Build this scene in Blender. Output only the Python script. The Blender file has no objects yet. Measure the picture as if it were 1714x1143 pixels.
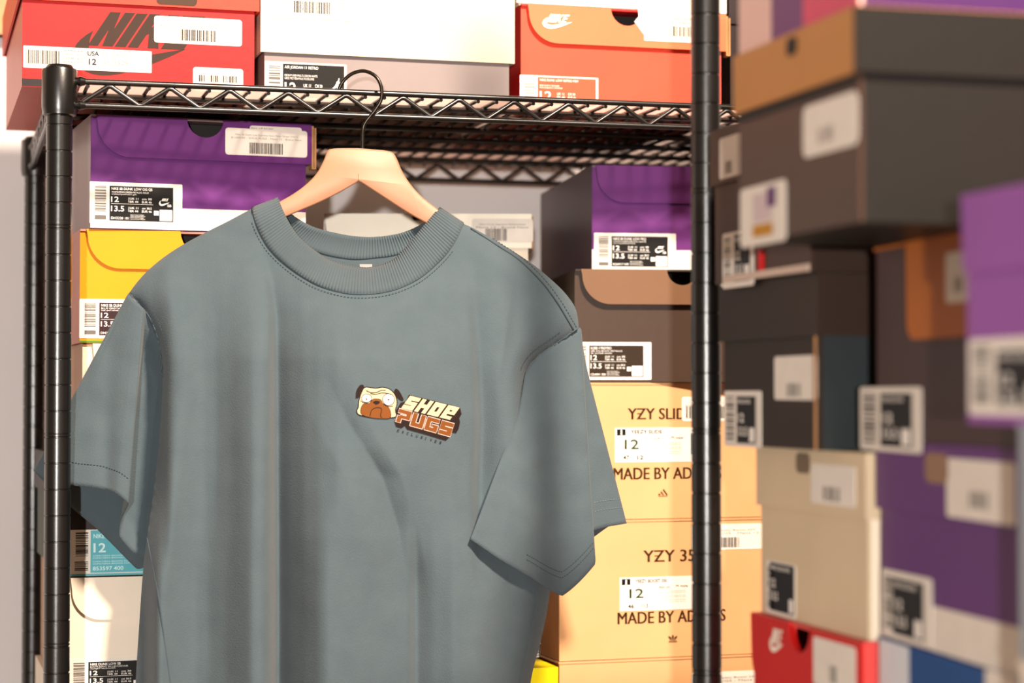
import bpy, bmesh, math, random
import numpy as np
from mathutils import Vector, Matrix, noise
random.seed(7)
R = math.radians
SC = bpy.context.scene
COL = SC.collection

# ------------------------------------------------------------------ camera
F = 3400.0                      # focal length in pixels of the 1714 x 1143 frame
CX, CY, HOR = 857.0, 571.5, 655.0
TH = R(15.5)                    # angle between the image plane and the shelf front
EYE = 1.50
CAM = np.array([-0.103, -2.031, EYE])
PIT = math.atan((HOR - CY) / F)
_f0 = np.array([math.sin(TH), math.cos(TH), 0.0])
C_R = np.array([math.cos(TH), -math.sin(TH), 0.0])
C_F = _f0 * math.cos(PIT) + np.array([0, 0, math.sin(PIT)])
C_U = np.cross(C_R, C_F)
cam_d = bpy.data.cameras.new('camera')
cam = bpy.data.objects.new('camera', cam_d); COL.objects.link(cam)
cam_d.sensor_width = 36.0; cam_d.lens = F / 1714 * 36.0
cam.matrix_world = Matrix(((C_R[0], C_U[0], -C_F[0], CAM[0]), (C_R[1], C_U[1], -C_F[1], CAM[1]),
                           (C_R[2], C_U[2], -C_F[2], CAM[2]), (0, 0, 0, 1)))
cam_d.dof.use_dof = True; cam_d.dof.focus_distance = 2.06
cam_d.dof.aperture_fstop = 71.4 / 18.0
cam_d.clip_start = 0.05
SC.camera = cam
SC.view_settings.view_transform = 'Standard'; SC.view_settings.look = 'None'
SC.view_settings.gamma = 1.0; SC.view_settings.use_curve_mapping = False
SC.view_settings.exposure = 0.0

def ray(px, py):
    return C_F + (px - CX) / F * C_R + (CY - py) / F * C_U
def P(px, py, d):
    return CAM + d * ray(px, py)

# ------------------------------------------------------------------ light
W = bpy.data.worlds.new('world'); SC.world = W; W.use_nodes = True
W.node_tree.nodes['Background'].inputs[0].default_value = (1.0, 0.70, 0.48, 1)
W.node_tree.nodes['Background'].inputs[1].default_value = 0.24
def lamp(name, kind, loc, target, energy, col, size=0.1):
    d = bpy.data.lights.new(name, kind); o = bpy.data.objects.new(name, d); COL.objects.link(o)
    d.energy = energy; d.color = col
    if kind == 'AREA': d.shape = 'DISK'; d.size = size
    else: d.shadow_soft_size = size
    o.location = loc
    v = Vector(target) - Vector(loc); o.rotation_euler = v.to_track_quat('-Z', 'Y').to_euler()
    return o
# a small bright lamp across the room, behind the camera at about eye level
fl = CAM - 2.5 * _f0 + -0.04 * C_R + np.array([0, 0, -0.02])
lamp('standing_lamp', 'POINT', tuple(fl), (0.5, 0, 1.5), 640.0, (1.0, 0.94, 0.88), 0.035)
# warm ceiling lamp, high to the right and in front of the rack
lc = CAM + 0.80 * C_R + 0.20 * _f0 + np.array([0, 0, 1.72])
lamp('ceiling_lamp', 'AREA', tuple(lc), (0.35, 0.1, 1.50), 200.0, (1.0, 0.82, 0.66), 0.24)

# ------------------------------------------------------------------ materials
def srgb(c):
    out = []
    for v in c[:3]:
        v /= 255.0
        out.append(v / 12.92 if v <= 0.04045 else ((v + 0.055) / 1.055) ** 2.4)
    return (*out, 1.0)
MATS = {}
def mat(name, rgb, rough=0.5, metal=0.0, var=0.0, vscale=30.0, bump=0.0, bscale=200.0, spec=0.5, coat=0.0):
    if name in MATS: return MATS[name]
    m = bpy.data.materials.new(name); m.use_nodes = True
    nt = m.node_tree; b = nt.nodes['Principled BSDF']
    c = srgb(rgb)
    b.inputs['Base Color'].default_value = c
    b.inputs['Roughness'].default_value = rough; b.inputs['Metallic'].default_value = metal
    b.inputs['Specular IOR Level'].default_value = spec
    b.inputs['Coat Weight'].default_value = coat; b.inputs['Coat Roughness'].default_value = 0.25
    tc = nt.nodes.new('ShaderNodeTexCoord')
    if var > 0:
        n = nt.nodes.new('ShaderNodeTexNoise'); n.inputs['Scale'].default_value = vscale; n.inputs['Detail'].default_value = 5
        r = nt.nodes.new('ShaderNodeValToRGB')
        r.color_ramp.elements[0].position = 0.3; r.color_ramp.elements[1].position = 0.7
        r.color_ramp.elements[0].color = (*[x * (1 - var) for x in c[:3]], 1)
        r.color_ramp.elements[1].color = (*[min(1, x * (1 + var)) for x in c[:3]], 1)
        nt.links.new(tc.outputs['Object'], n.inputs['Vector']); nt.links.new(n.outputs['Fac'], r.inputs['Fac'])
        nt.links.new(r.outputs['Color'], b.inputs['Base Color'])
    if bump > 0:
        n = nt.nodes.new('ShaderNodeTexNoise'); n.inputs['Scale'].default_value = bscale; n.inputs['Detail'].default_value = 3
        bp = nt.nodes.new('ShaderNodeBump'); bp.inputs['Strength'].default_value = bump; bp.inputs['Distance'].default_value = 0.001
        nt.links.new(tc.outputs['Object'], n.inputs['Vector']); nt.links.new(n.outputs['Fac'], bp.inputs['Height'])
        nt.links.new(bp.outputs['Normal'], b.inputs['Normal'])
    MATS[name] = m
    return m
def paper(name, rgb, rough=0.42, coat=0.0, var=0.04):
    return mat(name, rgb, max(rough, 0.42), 0, var, 14.0, 0.12, 90.0, 0.22, coat * 0.35)
def ink(name, rgb, rough=0.6):
    return mat(name, rgb, rough, 0, 0.03, 60.0, spec=0.15)
M_WHITE = ink('sticker_white', (228, 221, 211), 0.5)
M_BLACK = ink('ink_black', (22, 20, 19), 0.4)
M_GREY = ink('ink_grey', (106, 100, 94))
M_FAINT = ink('ink_faint', (150, 141, 132))
M_BAR = ink('ink_bar', (48, 42, 37))
M_KRAFT = mat('kraft_edge', (176, 128, 82), 0.8, 0, 0.12, 60.0, 0.3, 200)
M_INSIDE_SHADE = mat('inside_shade', (26, 22, 20), 0.8, 0, 0.1, 40)  # near-black that stands in for the shade inside boxes and under a lid
M_STEEL = mat('black_epoxy_steel', (13, 11, 10), 0.30, 0.0, 0.10, 50.0, 0.06, 300.0, 0.6, 0.2)

# ------------------------------------------------------------------ mesh helpers
class MB:
    def __init__(s): s.v = []; s.f = []
    def add(s, vs, fs):
        o = len(s.v); s.v += [tuple(map(float, p)) for p in vs]; s.f += [tuple(i + o for i in f) for f in fs]; return s
    def box(s, x0, x1, y0, y1, z0, z1):
        return s.add([(x0, y0, z0), (x1, y0, z0), (x1, y1, z0), (x0, y1, z0), (x0, y0, z1), (x1, y0, z1), (x1, y1, z1), (x0, y1, z1)],
                     [(0, 3, 2, 1), (4, 5, 6, 7), (0, 1, 5, 4), (1, 2, 6, 5), (2, 3, 7, 6), (3, 0, 4, 7)])
    def prism(s, poly, y0, y1):           # polygon in x,z extruded along y
        n = len(poly)
        return s.add([(x, y0, z) for x, z in poly] + [(x, y1, z) for x, z in poly],
                     [tuple(range(n)), tuple(range(2 * n - 1, n - 1, -1))] + [(i + n, (i + 1) % n + n, (i + 1) % n, i) for i in range(n)])
    def tube(s, pts, r, n=8, caps=True, closed=False):
        pts = [Vector(p) for p in pts]; m = len(pts)
        rr = r if isinstance(r, (list, tuple)) else [r] * m
        rings = []; up = None
        for i, p in enumerate(pts):
            if closed: t = pts[(i + 1) % m] - pts[i - 1]
            else: t = pts[min(i + 1, m - 1)] - pts[max(i - 1, 0)]
            t.normalize()
            if up is None:
                a = Vector((0, 0, 1)) if abs(t.z) < 0.9 else Vector((1, 0, 0))
                up = (a - t * a.dot(t)).normalized()
            else: up = (up - t * up.dot(t)).normalized()
            b = t.cross(up)
            rings.append([p + (up * math.cos(2 * math.pi * k / n) + b * math.sin(2 * math.pi * k / n)) * rr[i] for k in range(n)])
        vs = [tuple(q) for g in rings for q in g]; fs = []
        for i in range(m if closed else m - 1):
            j = (i + 1) % m
            for k in range(n):
                l = (k + 1) % n
                fs.append((i * n + k, i * n + l, j * n + l, j * n + k))
        if caps and not closed:
            fs.append(tuple(range(n - 1, -1, -1))); fs.append(tuple((m - 1) * n + k for k in range(n)))
        return s.add(vs, fs)
    def lathe(s, prof, n=24, c=(0, 0)):
        m = len(prof)
        vs = [(c[0] + r * math.cos(2 * math.pi * k / n), c[1] + r * math.sin(2 * math.pi * k / n), z) for r, z in prof for k in range(n)]
        fs = [(i * n + k, i * n + (k + 1) % n, (i + 1) * n + (k + 1) % n, (i + 1) * n + k) for i in range(m - 1) for k in range(n)]
        fs += [tuple(range(n - 1, -1, -1)), tuple((m - 1) * n + k for k in range(n))]
        return s.add(vs, fs)
    def build(s, name, material, parent=None, smooth=False):
        me = bpy.data.meshes.new(name); me.from_pydata(s.v, [], s.f); me.update()
        if smooth:
            for p in me.polygons: p.use_smooth = True
        o = bpy.data.objects.new(name, me); COL.objects.link(o)
        if material: me.materials.append(material)
        if parent: o.parent = parent
        return o
def tag(o, label=None, cat=None, group=None, kind=None):
    for k, v in (('label', label), ('category', cat), ('group', group), ('kind', kind)):
        if v: o[k] = v
    return o
def empty(name, loc=(0, 0, 0), rz=0.0, parent=None):
    o = bpy.data.objects.new(name, None); COL.objects.link(o); o.empty_display_size = 0.05
    o.location = tuple(map(float, loc)); o.rotation_euler = (0, 0, rz)
    if parent: o.parent = parent
    return o
def smooth_by_angle(o, ang=35):
    for p in o.data.polygons: p.use_smooth = True
    o.data.set_sharp_from_angle(angle=R(ang))

# flat lettering as geometry ------------------------------------------------
_tc = {}
def text_mesh(body, bold=0.0):
    k = (body, bold)
    if k in _tc: return _tc[k]
    cu = bpy.data.curves.new('t', 'FONT'); cu.body = body; cu.size = 1.0; cu.resolution_u = 3; cu.offset = bold
    ob = bpy.data.objects.new('t', cu); COL.objects.link(ob)
    me = ob.to_mesh()
    v = np.array([tuple(q.co)[:2] for q in me.vertices]) if len(me.vertices) else np.zeros((0, 2))
    f = [tuple(p.vertices) for p in me.polygons]
    ob.to_mesh_clear(); bpy.data.objects.remove(ob); bpy.data.curves.remove(cu)
    if len(v):
        v = (v - v.min(0)) / np.maximum(v.max(0) - v.min(0), 1e-6)
    _tc[k] = (v, f)
    return _tc[k]
def bez(p, n=10):
    p = [np.array(q, float) for q in p]; out = []
    for i in range(0, len(p) - 1, 3):
        a, b, c, d = p[i:i + 4]
        for k in range(n):
            t = k / n
            out.append(a * (1 - t) ** 3 + 3 * b * t * (1 - t) ** 2 + 3 * c * t * t * (1 - t) + d * t ** 3)
    return out
SWOOSH = [tuple(q) for q in bez([(0.17, 0.98), (-0.02, 0.72), (-0.06, 0.40), (0.06, 0.16), (0.16, -0.04), (0.34, 0.0), (0.50, 0.14),
                                 (0.70, 0.30), (0.88, 0.52), (1.0, 0.68), (0.80, 0.58), (0.50, 0.42), (0.34, 0.36), (0.14, 0.30), (0.08, 0.52), (0.17, 0.98)], 8)]
def shear(polys, k): return [[(x + k * z, z) for x, z in p] for p in polys]
NIKE = shear([[(0, 0), (0, 1), (.105, 1), (.145, .52), (.145, 1), (.245, 1), (.245, 0), (.14, 0), (.10, .48), (.10, 0)],
              [(.262, 0), (.262, 1), (.372, 1), (.372, 0)],
              [(.39, 0), (.39, 1), (.495, 1), (.495, .60), (.58, 1), (.69, 1), (.575, .54), (.70, 0), (.59, 0), (.51, .42), (.495, .38), (.495, 0)],
              [(.72, 0), (.72, 1), (.95, 1), (.95, .80), (.815, .80), (.815, .60), (.93, .60), (.93, .41), (.815, .41), (.815, .2), (.95, .2), (.95, 0)]], 0.22)
JUMP = [[(.0, .12), (.18, .22), (.38, .42), (.46, .58), (.52, .74), (.62, .80), (.66, .96), (.72, 1.0), (.74, .90), (.70, .80), (.76, .70), (.84, .56), (.80, .52),
         (.72, .62), (.66, .50), (.62, .36), (.74, .24), (.92, .22), (1.0, .12), (.80, .10), (.60, .18), (.48, .30), (.30, .14), (.10, .02)]]
BARS3 = [[(.0, .18), (.10, .42), (.30, .30), (.24, .18)], [(.24, .52), (.34, .72), (.62, .18), (.46, .18)], [(.46, .84), (.58, 1.0), (1.0, .18), (.80, .18)],
         [(.05, 0), (.05, .1), (.95, .1), (.95, 0)]]
TREFOIL = [[(.46, .30), (.38, .62), (.40, .84), (.50, 1.0), (.60, .84), (.62, .62), (.54, .30)],
           [(.40, .30), (.16, .42), (.03, .62), (.02, .80), (.20, .76), (.34, .62)], [(.60, .30), (.84, .42), (.97, .62), (.98, .80), (.80, .76), (.66, .62)],
           [(.12, .22), (.12, .27), (.88, .27), (.88, .22)], [(.05, 0), (.05, .12), (.95, .12), (.95, 0)]]
FIGURE = [[(.28, 0), (.36, .55), (.30, .80), (.50, 1.0), (.70, .80), (.64, .55), (.72, 0), (.56, 0), (.5, .4), (.44, 0)]]

# ------------------------------------------------------------------ the room
m_wall = mat('wall_paint', (210, 206, 206), 0.7, 0, 0.03, 3.0, 0.15, 120)
m_floor = mat('floor_board', (120, 92, 66), 0.5, 0, 0.2, 4.0)
m_oak = mat('oak_trim', (190, 140, 92), 0.55, 0, 0.18, 9.0, 0.2, 60)
WY = 0.672
tag(MB().box(-3.0, 3.2, WY, WY + 0.1, 0, 2.9).build('wall_back', m_wall), kind='structure')
tag(MB().box(-3.0, 3.2, -6.0, WY + 0.1, -0.05, 0).build('floor', m_floor), kind='structure')
t_ = MB().box(-1.6, -0.02, WY - 0.022, WY, 1.958, 2.16); t_.box(-1.6, -0.02, WY - 0.03, WY, 1.958, 1.968)
tag(t_.build('trim_1', m_oak), kind='structure')

# ------------------------------------------------------------------ wire shelving racks
def post_profile(z0, z1, r=0.0127):
    pr = [(r * 0.7, z0), (r, z0 + 0.002)]
    z = z1 - 0.0254 * int((z1 - z0 - 0.03) / 0.0254) - 0.004; k = 0
    while z < z1 - 0.004:
        pr += [(r, z - 0.0009), (r - 0.0010, z - 0.0004), (r - 0.0010, z + 0.0004), (r, z + 0.0009)]
        if k % 8 == 0: pr += [(r, z + 0.0026), (r - 0.0008, z + 0.0031), (r - 0.0008, z + 0.0037), (r, z + 0.0042)]
        z += 0.0254; k += 1
    pr += [(r, z1 - 0.0015), (r * 0.9, z1)]
    return pr
def zigzag(p0, p1, zt, zb, period, r=0.0023):
    p0 = Vector(p0); p1 = Vector(p1); L = (p1 - p0).length; d = (p1 - p0) / L
    n = max(2, int(round(L / (period / 2)))); pts = []
    for i in range(n + 1):
        q = p0 + d * (L * i / n); z = zt if i % 2 else zb
        for e in (-0.035, 0.0, 0.035):
            if (i == 0 and e < 0) or (i == n and e > 0): continue
            pts.append((q.x + d.x * e * period, q.y + d.y * e * period, z + (abs(e) * 0.35 * (zb - zt) * (1 if i % 2 else -1))))
    return pts
def rack(label, loc, rz, width, depth, shelves, height, group=None, detail=True):
    root = empty('wire_shelving_rack', loc, rz); tag(root, label, 'shelf rack', group)
    for (x, y) in ((0, 0), (width, 0), (0, depth), (width, depth)):
        p = MB().lathe(post_profile(0.0, height), 24, (x, y)).build('post', M_STEEL, root); smooth_by_angle(p, 30)
        cp = MB().lathe([(0.0127, height - 0.001), (0.0135, height + 0.002), (0.012, height + 0.0045), (0.004, height + 0.0055)], 24, (x, y)).build('post_cap', M_STEEL, p); smooth_by_angle(cp, 30)
    for zt in shelves:
        sh = empty('shelf', (0, 0, zt), 0, root)
        zb = -0.0235; ro = 0.0031; e = 0.0195
        for (x, y) in ((0, 0), (width, 0), (0, depth), (width, depth)):
            c = MB().lathe([(0.0140, -0.0345), (0.0160, -0.0335), (0.0165, -0.030), (0.0172, -0.026), (0.0172, 0.0095), (0.0166, 0.0115), (0.0138, 0.0120)], 24, (x, y)).build('corner_collar', M_STEEL, sh); smooth_by_angle(c, 30)
        for (a, b) in (((0, -0.004, 0), (width, -0.004, 0)), ((0, depth + .004, 0), (width, depth + .004, 0)), ((-.004, 0, 0), (-.004, depth, 0)), ((width + .004, 0, 0), (width + .004, depth, 0))):
            a = Vector(a); b = Vector(b); d = (b - a).normalized()
            for z in (0.0, zb):
                q0 = a + d * e; q1 = b - d * e; q0.z = q1.z = z
                m = MB().tube([q0, q1], ro, 10)
                for q in (q0, q1): m.tube([q - d * 0.005, q, q + d * 0.005], [0.0025, 0.0052, 0.0036], 10)
                w = m.build('edge_rail', M_STEEL, sh); smooth_by_angle(w, 40)
            q0 = a + d * (e - 0.001); q1 = b - d * (e - 0.001)
            w = MB().tube(zigzag(q0, q1, -0.004, zb + 0.002, 0.0595), 0.0024, 8).build('truss_wire', M_STEEL, sh); smooth_by_angle(w, 50)
        for k in range(1, 6):
            y = depth * k / 6.0
            w = MB().tube([(0.0, y, -0.0085), (width, y, -0.0085)], 0.0034, 8).build('support_rail', M_STEEL, sh); smooth_by_angle(w, 40)
        if detail:
            y = depth * 0.07
            w = MB().tube([(0.0, y, -0.0075), (width, y, -0.0075)], 0.0030, 8).build('support_rail', M_STEEL, sh); smooth_by_angle(w, 40)
        n = int((width - 0.05) / 0.0198)
        cw = MB().tube([(0, -0.004, -0.0045), (0, 0.002, -0.0030), (0, depth * 0.5, -0.0030), (0, depth - 0.002, -0.0030), (0, depth + .004, -0.0045)], 0.0020, 7)
        first = None
        for i in range(n + 1):
            x = 0.027 + i * 0.0198
            if first is None:
                first = cw.build('cross_wire', M_STEEL, sh); smooth_by_angle(first, 50); o = first
            else:
                o = first.copy(); COL.objects.link(o); o.parent = sh
            o.location = (x, 0, 0)
    return root
ZS = EYE + 0.304; ZL = EYE - 0.475
RD = 0.584
rack('black wire shelving rack holding the shoe boxes behind the blue t-shirt', (0, 0, 0), 0, 1.219, RD, (ZS, ZL, 0.25), EYE + 0.315)
m_liner = bpy.data.materials.new('translucent_liner'); m_liner.use_nodes = True
_nt = m_liner.node_tree; _b = _nt.nodes['Principled BSDF']; _b.inputs['Base Color'].default_value = srgb((240, 226, 220)); _b.inputs['Roughness'].default_value = 0.6
_t = _nt.nodes.new('ShaderNodeBsdfTranslucent'); _t.inputs['Color'].default_value = srgb((248, 230, 222)); _mx = _nt.nodes.new('ShaderNodeMixShader'); _mx.inputs[0].default_value = 0.8
_tr = _nt.nodes.new('ShaderNodeBsdfTransparent'); _m2 = _nt.nodes.new('ShaderNodeMixShader'); _m2.inputs[0].default_value = 0.42
_nt.links.new(_b.outputs[0], _mx.inputs[1]); _nt.links.new(_t.outputs[0], _mx.inputs[2]); _nt.links.new(_mx.outputs[0], _m2.inputs[1]); _nt.links.new(_tr.outputs[0], _m2.inputs[2]); _nt.links.new(_m2.outputs[0], _nt.nodes['Material Output'].inputs['Surface'])
tag(MB().box(0.022, 1.197, 0.001, RD - 0.001, ZS - 0.0009, ZS + 0.0004).build('shelf_liner', m_liner), 'pale translucent liner sheet lying on the top wire shelf under the boxes', 'shelf liner')
# second rack, at right angles to the first, its front along world x = 0.53
RX, RY = 0.5175, -0.411
ZR = EYE - 0.302
rack('black wire shelving rack at the right with a blurred upright post', (RX, RY, 0), R(-90), 1.219, 0.457, (ZR, 0.25), 2.18)

# ------------------------------------------------------------------ shoe boxes
def arc(cx, cz, r, a0, a1, n=10, sx=1.0):
    return [(cx + sx * r * math.cos(R(a0 + (a1 - a0) * k / n)), cz + r * math.sin(R(a0 + (a1 - a0) * k / n))) for k in range(n + 1)]
class Box: pass
def make_box(label, O, yaw, w, h, L, style, m_front, m_side, m_lid=None, lid_h=0.045, notch=None, flap_in=0.012, flap_r=0.035, over=0.004, group=None, gap=0.0015, kraft=True):
    """O: world position of the front lower left corner; front faces local -y."""
    B = Box(); m_lid = m_lid or m_front
    O = np.array(O, float); B.O = O; B.w, B.h, B.L = w, h, L
    B.xd = np.array([math.cos(yaw), math.sin(yaw), 0]); B.nd = np.array([math.sin(yaw), -math.cos(yaw), 0])
    root = empty('shoe_box', O, yaw); tag(root, label, 'shoe box', group or 'shoe boxes on the wire racks'); B.root = root
    t = 0.0022; hb = h - 0.0022
    m = MB()                                             # tray: two sides, back, base
    m.box(0, t, t, L, 0, hb); m.box(w - t, w, t, L, 0, hb); m.box(t, w - t, L - t, L, 0, hb); m.box(t, w - t, t, L - t, 0, t)
    body = m.build('body', m_side, root); B.body = body
    poly = [(0, 0), (w, 0), (w, hb)]
    if notch:
        nx, nr = notch; poly += arc(nx, hb, nr, 0, -180, 14)
    poly += [(0, hb)]
    B.front = MB().prism(poly, 0, t).build('front_panel', m_front, root)
    if notch:
        nx, nr = notch
        MB().box(nx - nr * 1.25, nx + nr * 1.25, 0.02, 0.021, hb - nr * 1.3, hb - 0.001).build('hole_shade_panel', M_INSIDE_SHADE, root)  # dark panel set behind the hole in place of interior shade
    yf = 0.0
    if style == 'flap':
        yf = -(gap + 0.0022)
        poly = [(flap_in, h), ] + [(flap_in + 0.0015, h - max(0.004, lid_h - flap_r))]
        poly += [(flap_in + 0.0015 + flap_r * (1 - math.cos(R(a))), h - lid_h + flap_r * (1 - math.sin(R(a)))) for a in range(6, 91, 7)]
        poly += [(w + over, h - lid_h), (w + over, h)]
        if notch:
            nx, nr = notch; poly += arc(nx, h, nr, 0, -180, 14)
        m = MB().prism(poly[::-1] if False else poly, yf, yf + 0.0022)
        lid = m.build('lid_flap', m_lid, root)
        m = MB().box(0, w + over, yf + 0.0022, L, hb, h)
        m.box(w + 0.0008, w + over, yf + 0.0022, L, h - lid_h, hb)
        MB_l = m.build('lid', m_lid if m_side is m_front else m_side, root)
        if notch:                                         # dark edge of the lid over the thumb hole
            pass
        if kraft:
            MB().box(w + over, w + over + 0.0022, yf, yf + 0.012, h - lid_h - 0.003, h - 0.002).box(w + over + 0.0028, w + over + 0.005, yf, yf + 0.012, h - lid_h - 0.003, h - 0.004).box(
                w + over, w + over + 0.005, yf, yf + 0.012, h - lid_h - 0.005, h - lid_h - 0.003).build('cardboard_edge', M_KRAFT, root)
        B.lid = lid
    elif style == 'lid':
        yf = -over; o = over
        m = MB().box(-o, w + o, -o, L + o, h - 0.0022, h)
        m.box(-o, w + o, -o, -o + 0.0022, h - lid_h, h - 0.0022); m.box(-o, w + o, L + o - 0.0022, L + o, h - lid_h, h - 0.0022)
        m.box(-o, -o + 0.0022, -o + .0022, L + o - .0022, h - lid_h, h - 0.0022); m.box(w + o - 0.0022, w + o, -o + .0022, L + o - .0022, h - lid_h, h - 0.0022)
        B.lid = m.build('lid', m_lid, root)
        if kraft:
            MB().box(w + o, w + o + 0.002, -o, -o + 0.01, h - lid_h - 0.001, h - 0.003).build('cardboard_edge', M_KRAFT, root)
    else:
        m = MB().box(-0.001, w + 0.001, -0.0012, L, h - 0.0022, h)
        B.lid = m.build('lid', m_lid, root)
    B.yf = yf
    return B
def face(B, px, py, y=0.0):
    """pixel -> local (x, z) on the plane local y = y"""
    n = B.nd; O = B.O + n * (-y)
    r = ray(px, py); t = np.dot(O - CAM, n) / np.dot(r, n)
    q = CAM + t * r - B.O
    return float(np.dot(q, B.xd)), float(q[2])
def rect(B, x0, y0, x1, hpx, y=0.0):
    a = face(B, x0, y0, y); c = face(B, x0, y0 + hpx, y)
    # right edge: same local height as the left edge, so only its x matters
    b = face(B, x1, y0, y)
    return (a[0], c[1], b[0], a[1])                        # local x0, z0, x1, z1
def sub(rc, a, b, c, d):                                   # fraction inside a rect, b / d from the top
    x0, z0, x1, z1 = rc; w = x1 - x0; h = z1 - z0
    return (x0 + a * w, z1 - d * h, x0 + c * w, z1 - b * h)
class Print:
    """collects flat ink shapes that share one material and lie at one depth"""
    def __init__(s, y): s.m = MB(); s.y = y
    def text(s, body, rc, bold=0.0):
        v, f = text_mesh(body, bold); x0, z0, x1, z1 = rc
        s.m.add([(x0 + a * (x1 - x0), s.y, z0 + b * (z1 - z0)) for a, b in v], f); return s
    def poly(s, polys, rc):
        x0, z0, x1, z1 = rc
        for p in polys:
            s.m.add([(x0 + a * (x1 - x0), s.y, z0 + b * (z1 - z0)) for a, b in p], [tuple(range(len(p)))])
        return s
    def rect(s, rc):
        x0, z0, x1, z1 = rc
        s.m.add([(x0, s.y, z0), (x1, s.y, z0), (x1, s.y, z1), (x0, s.y, z1)], [(0, 1, 2, 3)]); return s
    def bars(s, rc, n, vertical=True, seed=1):
        rg = random.Random(seed); x = 0.0; ws = []
        while len(ws) < n:
            ws.append((x, rg.choice((.5, .5, 1, 1.4)))); x += ws[-1][1] + rg.choice((.5, .5, .9, 1.3))
        for a, b in ws:
            a /= x; b /= x
            s.rect(sub(rc, a, 0, a + b, 1) if vertical else sub(rc, 0, a, 1, a + b))
        return s
    def build(s, name, m, parent):
        if s.m.v: return s.m.build(name, m, parent)
def sticker(B, rc, y, name, m=None, rad=0.0025, parent=None):
    x0, z0, x1, z1 = rc; r = min(rad, (x1 - x0) / 3, (z1 - z0) / 3)
    p = arc(x0 + r, z0 + r, r, 180, 270, 4) + arc(x1 - r, z0 + r, r, 270, 360, 4) + arc(x1 - r, z1 - r, r, 0, 90, 4) + arc(x0 + r, z1 - r, r, 90, 180, 4)
    return MB().prism(p, y - 0.0005, y).build(name, m or M_WHITE, parent or B.root)
def size_label(B, rc, y, panel, ink_m, title, sub1, code, big=('12', '13.5'), swoosh=True, rad=0.001, barv=False, seed=3, white=None):
    s = sticker(B, rc, y, 'size_label', white or M_WHITE, rad); ya = y - 0.0008; yb = y - 0.0011
    Print(ya).rect(sub(rc, .212, .09, .90, .92)).build('label_panel', panel, s)
    Print(ya).bars(sub(rc, .055, .10, .175, .72), 17, False, seed).rect(sub(rc, .055, .80, .175, .90)).build('barcode', M_GREY, s)
    p = Print(yb)
    p.text(title, sub(rc, .232, .125, .232 + min(.02 * len(title), .44), .195), .012)
    p.text(sub1, sub(rc, .232, .215, .232 + min(.022 * len(sub1), .40), .255)).text(sub1[::-1].title()[::-1], sub(rc, .232, .27, .50, .31))
    p.text(big[0], sub(rc, .228, .345, .31, .475), .012)
    p.rect(sub(rc, .228, .512, .68, .520)).text(big[1], sub(rc, .228, .565, .368, .70), .012)
    for a, b in ((.36, ('UK 11', 'cm 30', 'BR 44', 'EUR 46')), (.585, ('UK 11', 'cm 30.5', 'BR 44', 'EUR 46'))):
        p.rect(sub(rc, .415, a, .420, a + .12))
        p.text(b[0], sub(rc, .43, a, .52, a + .05), .01).text(b[1], sub(rc, .56, a, .665, a + .05), .01)
        p.text(b[2], sub(rc, .43, a + .075, .52, a + .125), .01).text(b[3], sub(rc, .56, a + .075, .665, a + .125), .01)
    p.text(code, sub(rc, .228, .83, .42, .89), .01)
    for k in range(4): p.text('MADE IN VIETNAM FABRIQUE', sub(rc, .435, .765 + .034 * k, .58 + .015 * (k % 2), .789 + .034 * k))
    if swoosh: p.poly([SWOOSH], sub(rc, .745, .40, .86, .54)).poly(NIKE, sub(rc, .77, .355, .84, .42)).text('SB', sub(rc, .835, .50, .88, .56), .02)
    p.rect(sub(rc, .69, .66, .742, .77)).rect(sub(rc, .752, .63, .888, .90))
    p.build('print', ink_m, s)
    return s
def price_sticker(B, rc, y, l1, l2, bar=(.33, .46, .70, .88), rad=0.003, seed=5, nb=26, mtext=None, mbar=None):
    s = sticker(B, rc, y, 'price_sticker', None, rad)
    if l1: Print(y - 0.0008).text(l1, sub(rc, .12, .20, .88, .29)).text(l2, sub(rc, .07, .32, .93, .40)).build('print', mtext or M_FAINT, s)
    Print(y - 0.0008).bars(sub(rc, *bar), nb, True, seed).build('barcode', mbar or M_BAR, s)
    return s
def solve_w(x_l, d, phi, x_r):
    """width of a face starting at pixel column x_l, depth d, turned phi from the image plane, ending at column x_r"""
    X = (x_l - CX) / F * d; k = (x_r - CX) / F
    return (k * d - X) / (math.cos(phi) - k * math.sin(phi))
def place(x_l, d, z, phi):
    """world lower left corner: pixel column x_l at depth d, height z"""
    q = CAM + d * (_f0 + (x_l - CX) / F * C_R); q[2] = EYE + z
    return q, phi - TH
# --- paper colours
p_red = paper('red_card', (192, 26, 25)); p_redo = paper('orange_red_card', (230, 76, 54))
p_pinkside = paper('worn_red_side', (214, 120, 110)); p_cream = paper('cream_card', (240, 226, 204))
p_greyb = paper('grey_card', (134, 123, 121)); p_purp = paper('purple_card', (98, 40, 112), 0.30, 0.3)
p_purps = paper('mauve_grey_side', (150, 128, 132), 0.35, 0.2); p_yel = paper('yellow_card', (230, 142, 6), 0.35, 0.2)
p_yels = paper('salmon_side', (206, 132, 116)); p_bone = paper('bone_card', (222, 206, 182)); p_tan = paper('tan_side', (178, 132, 92))
p_black = paper('black_card', (42, 32, 32)); p_white = paper('white_card', (232, 220, 202)); p_brown = paper('brown_card', (62, 45, 34))
p_brownl = paper('light_brown_card', (112, 81, 57), 0.35, 0.1); p_kraft = paper('orange_kraft_card', (214, 160, 112), 0.55)
p_dpurps = paper('plum_grey_side', (104, 90, 98), 0.3, 0.3); p_teal = paper('teal_print', (100, 178, 190)); p_green = paper('green_card', (52, 128, 44))
p_lav = paper('lavender_card', (196, 196, 222)); p_brightyel = paper('bright_yellow_card', (252, 226, 20))
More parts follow.
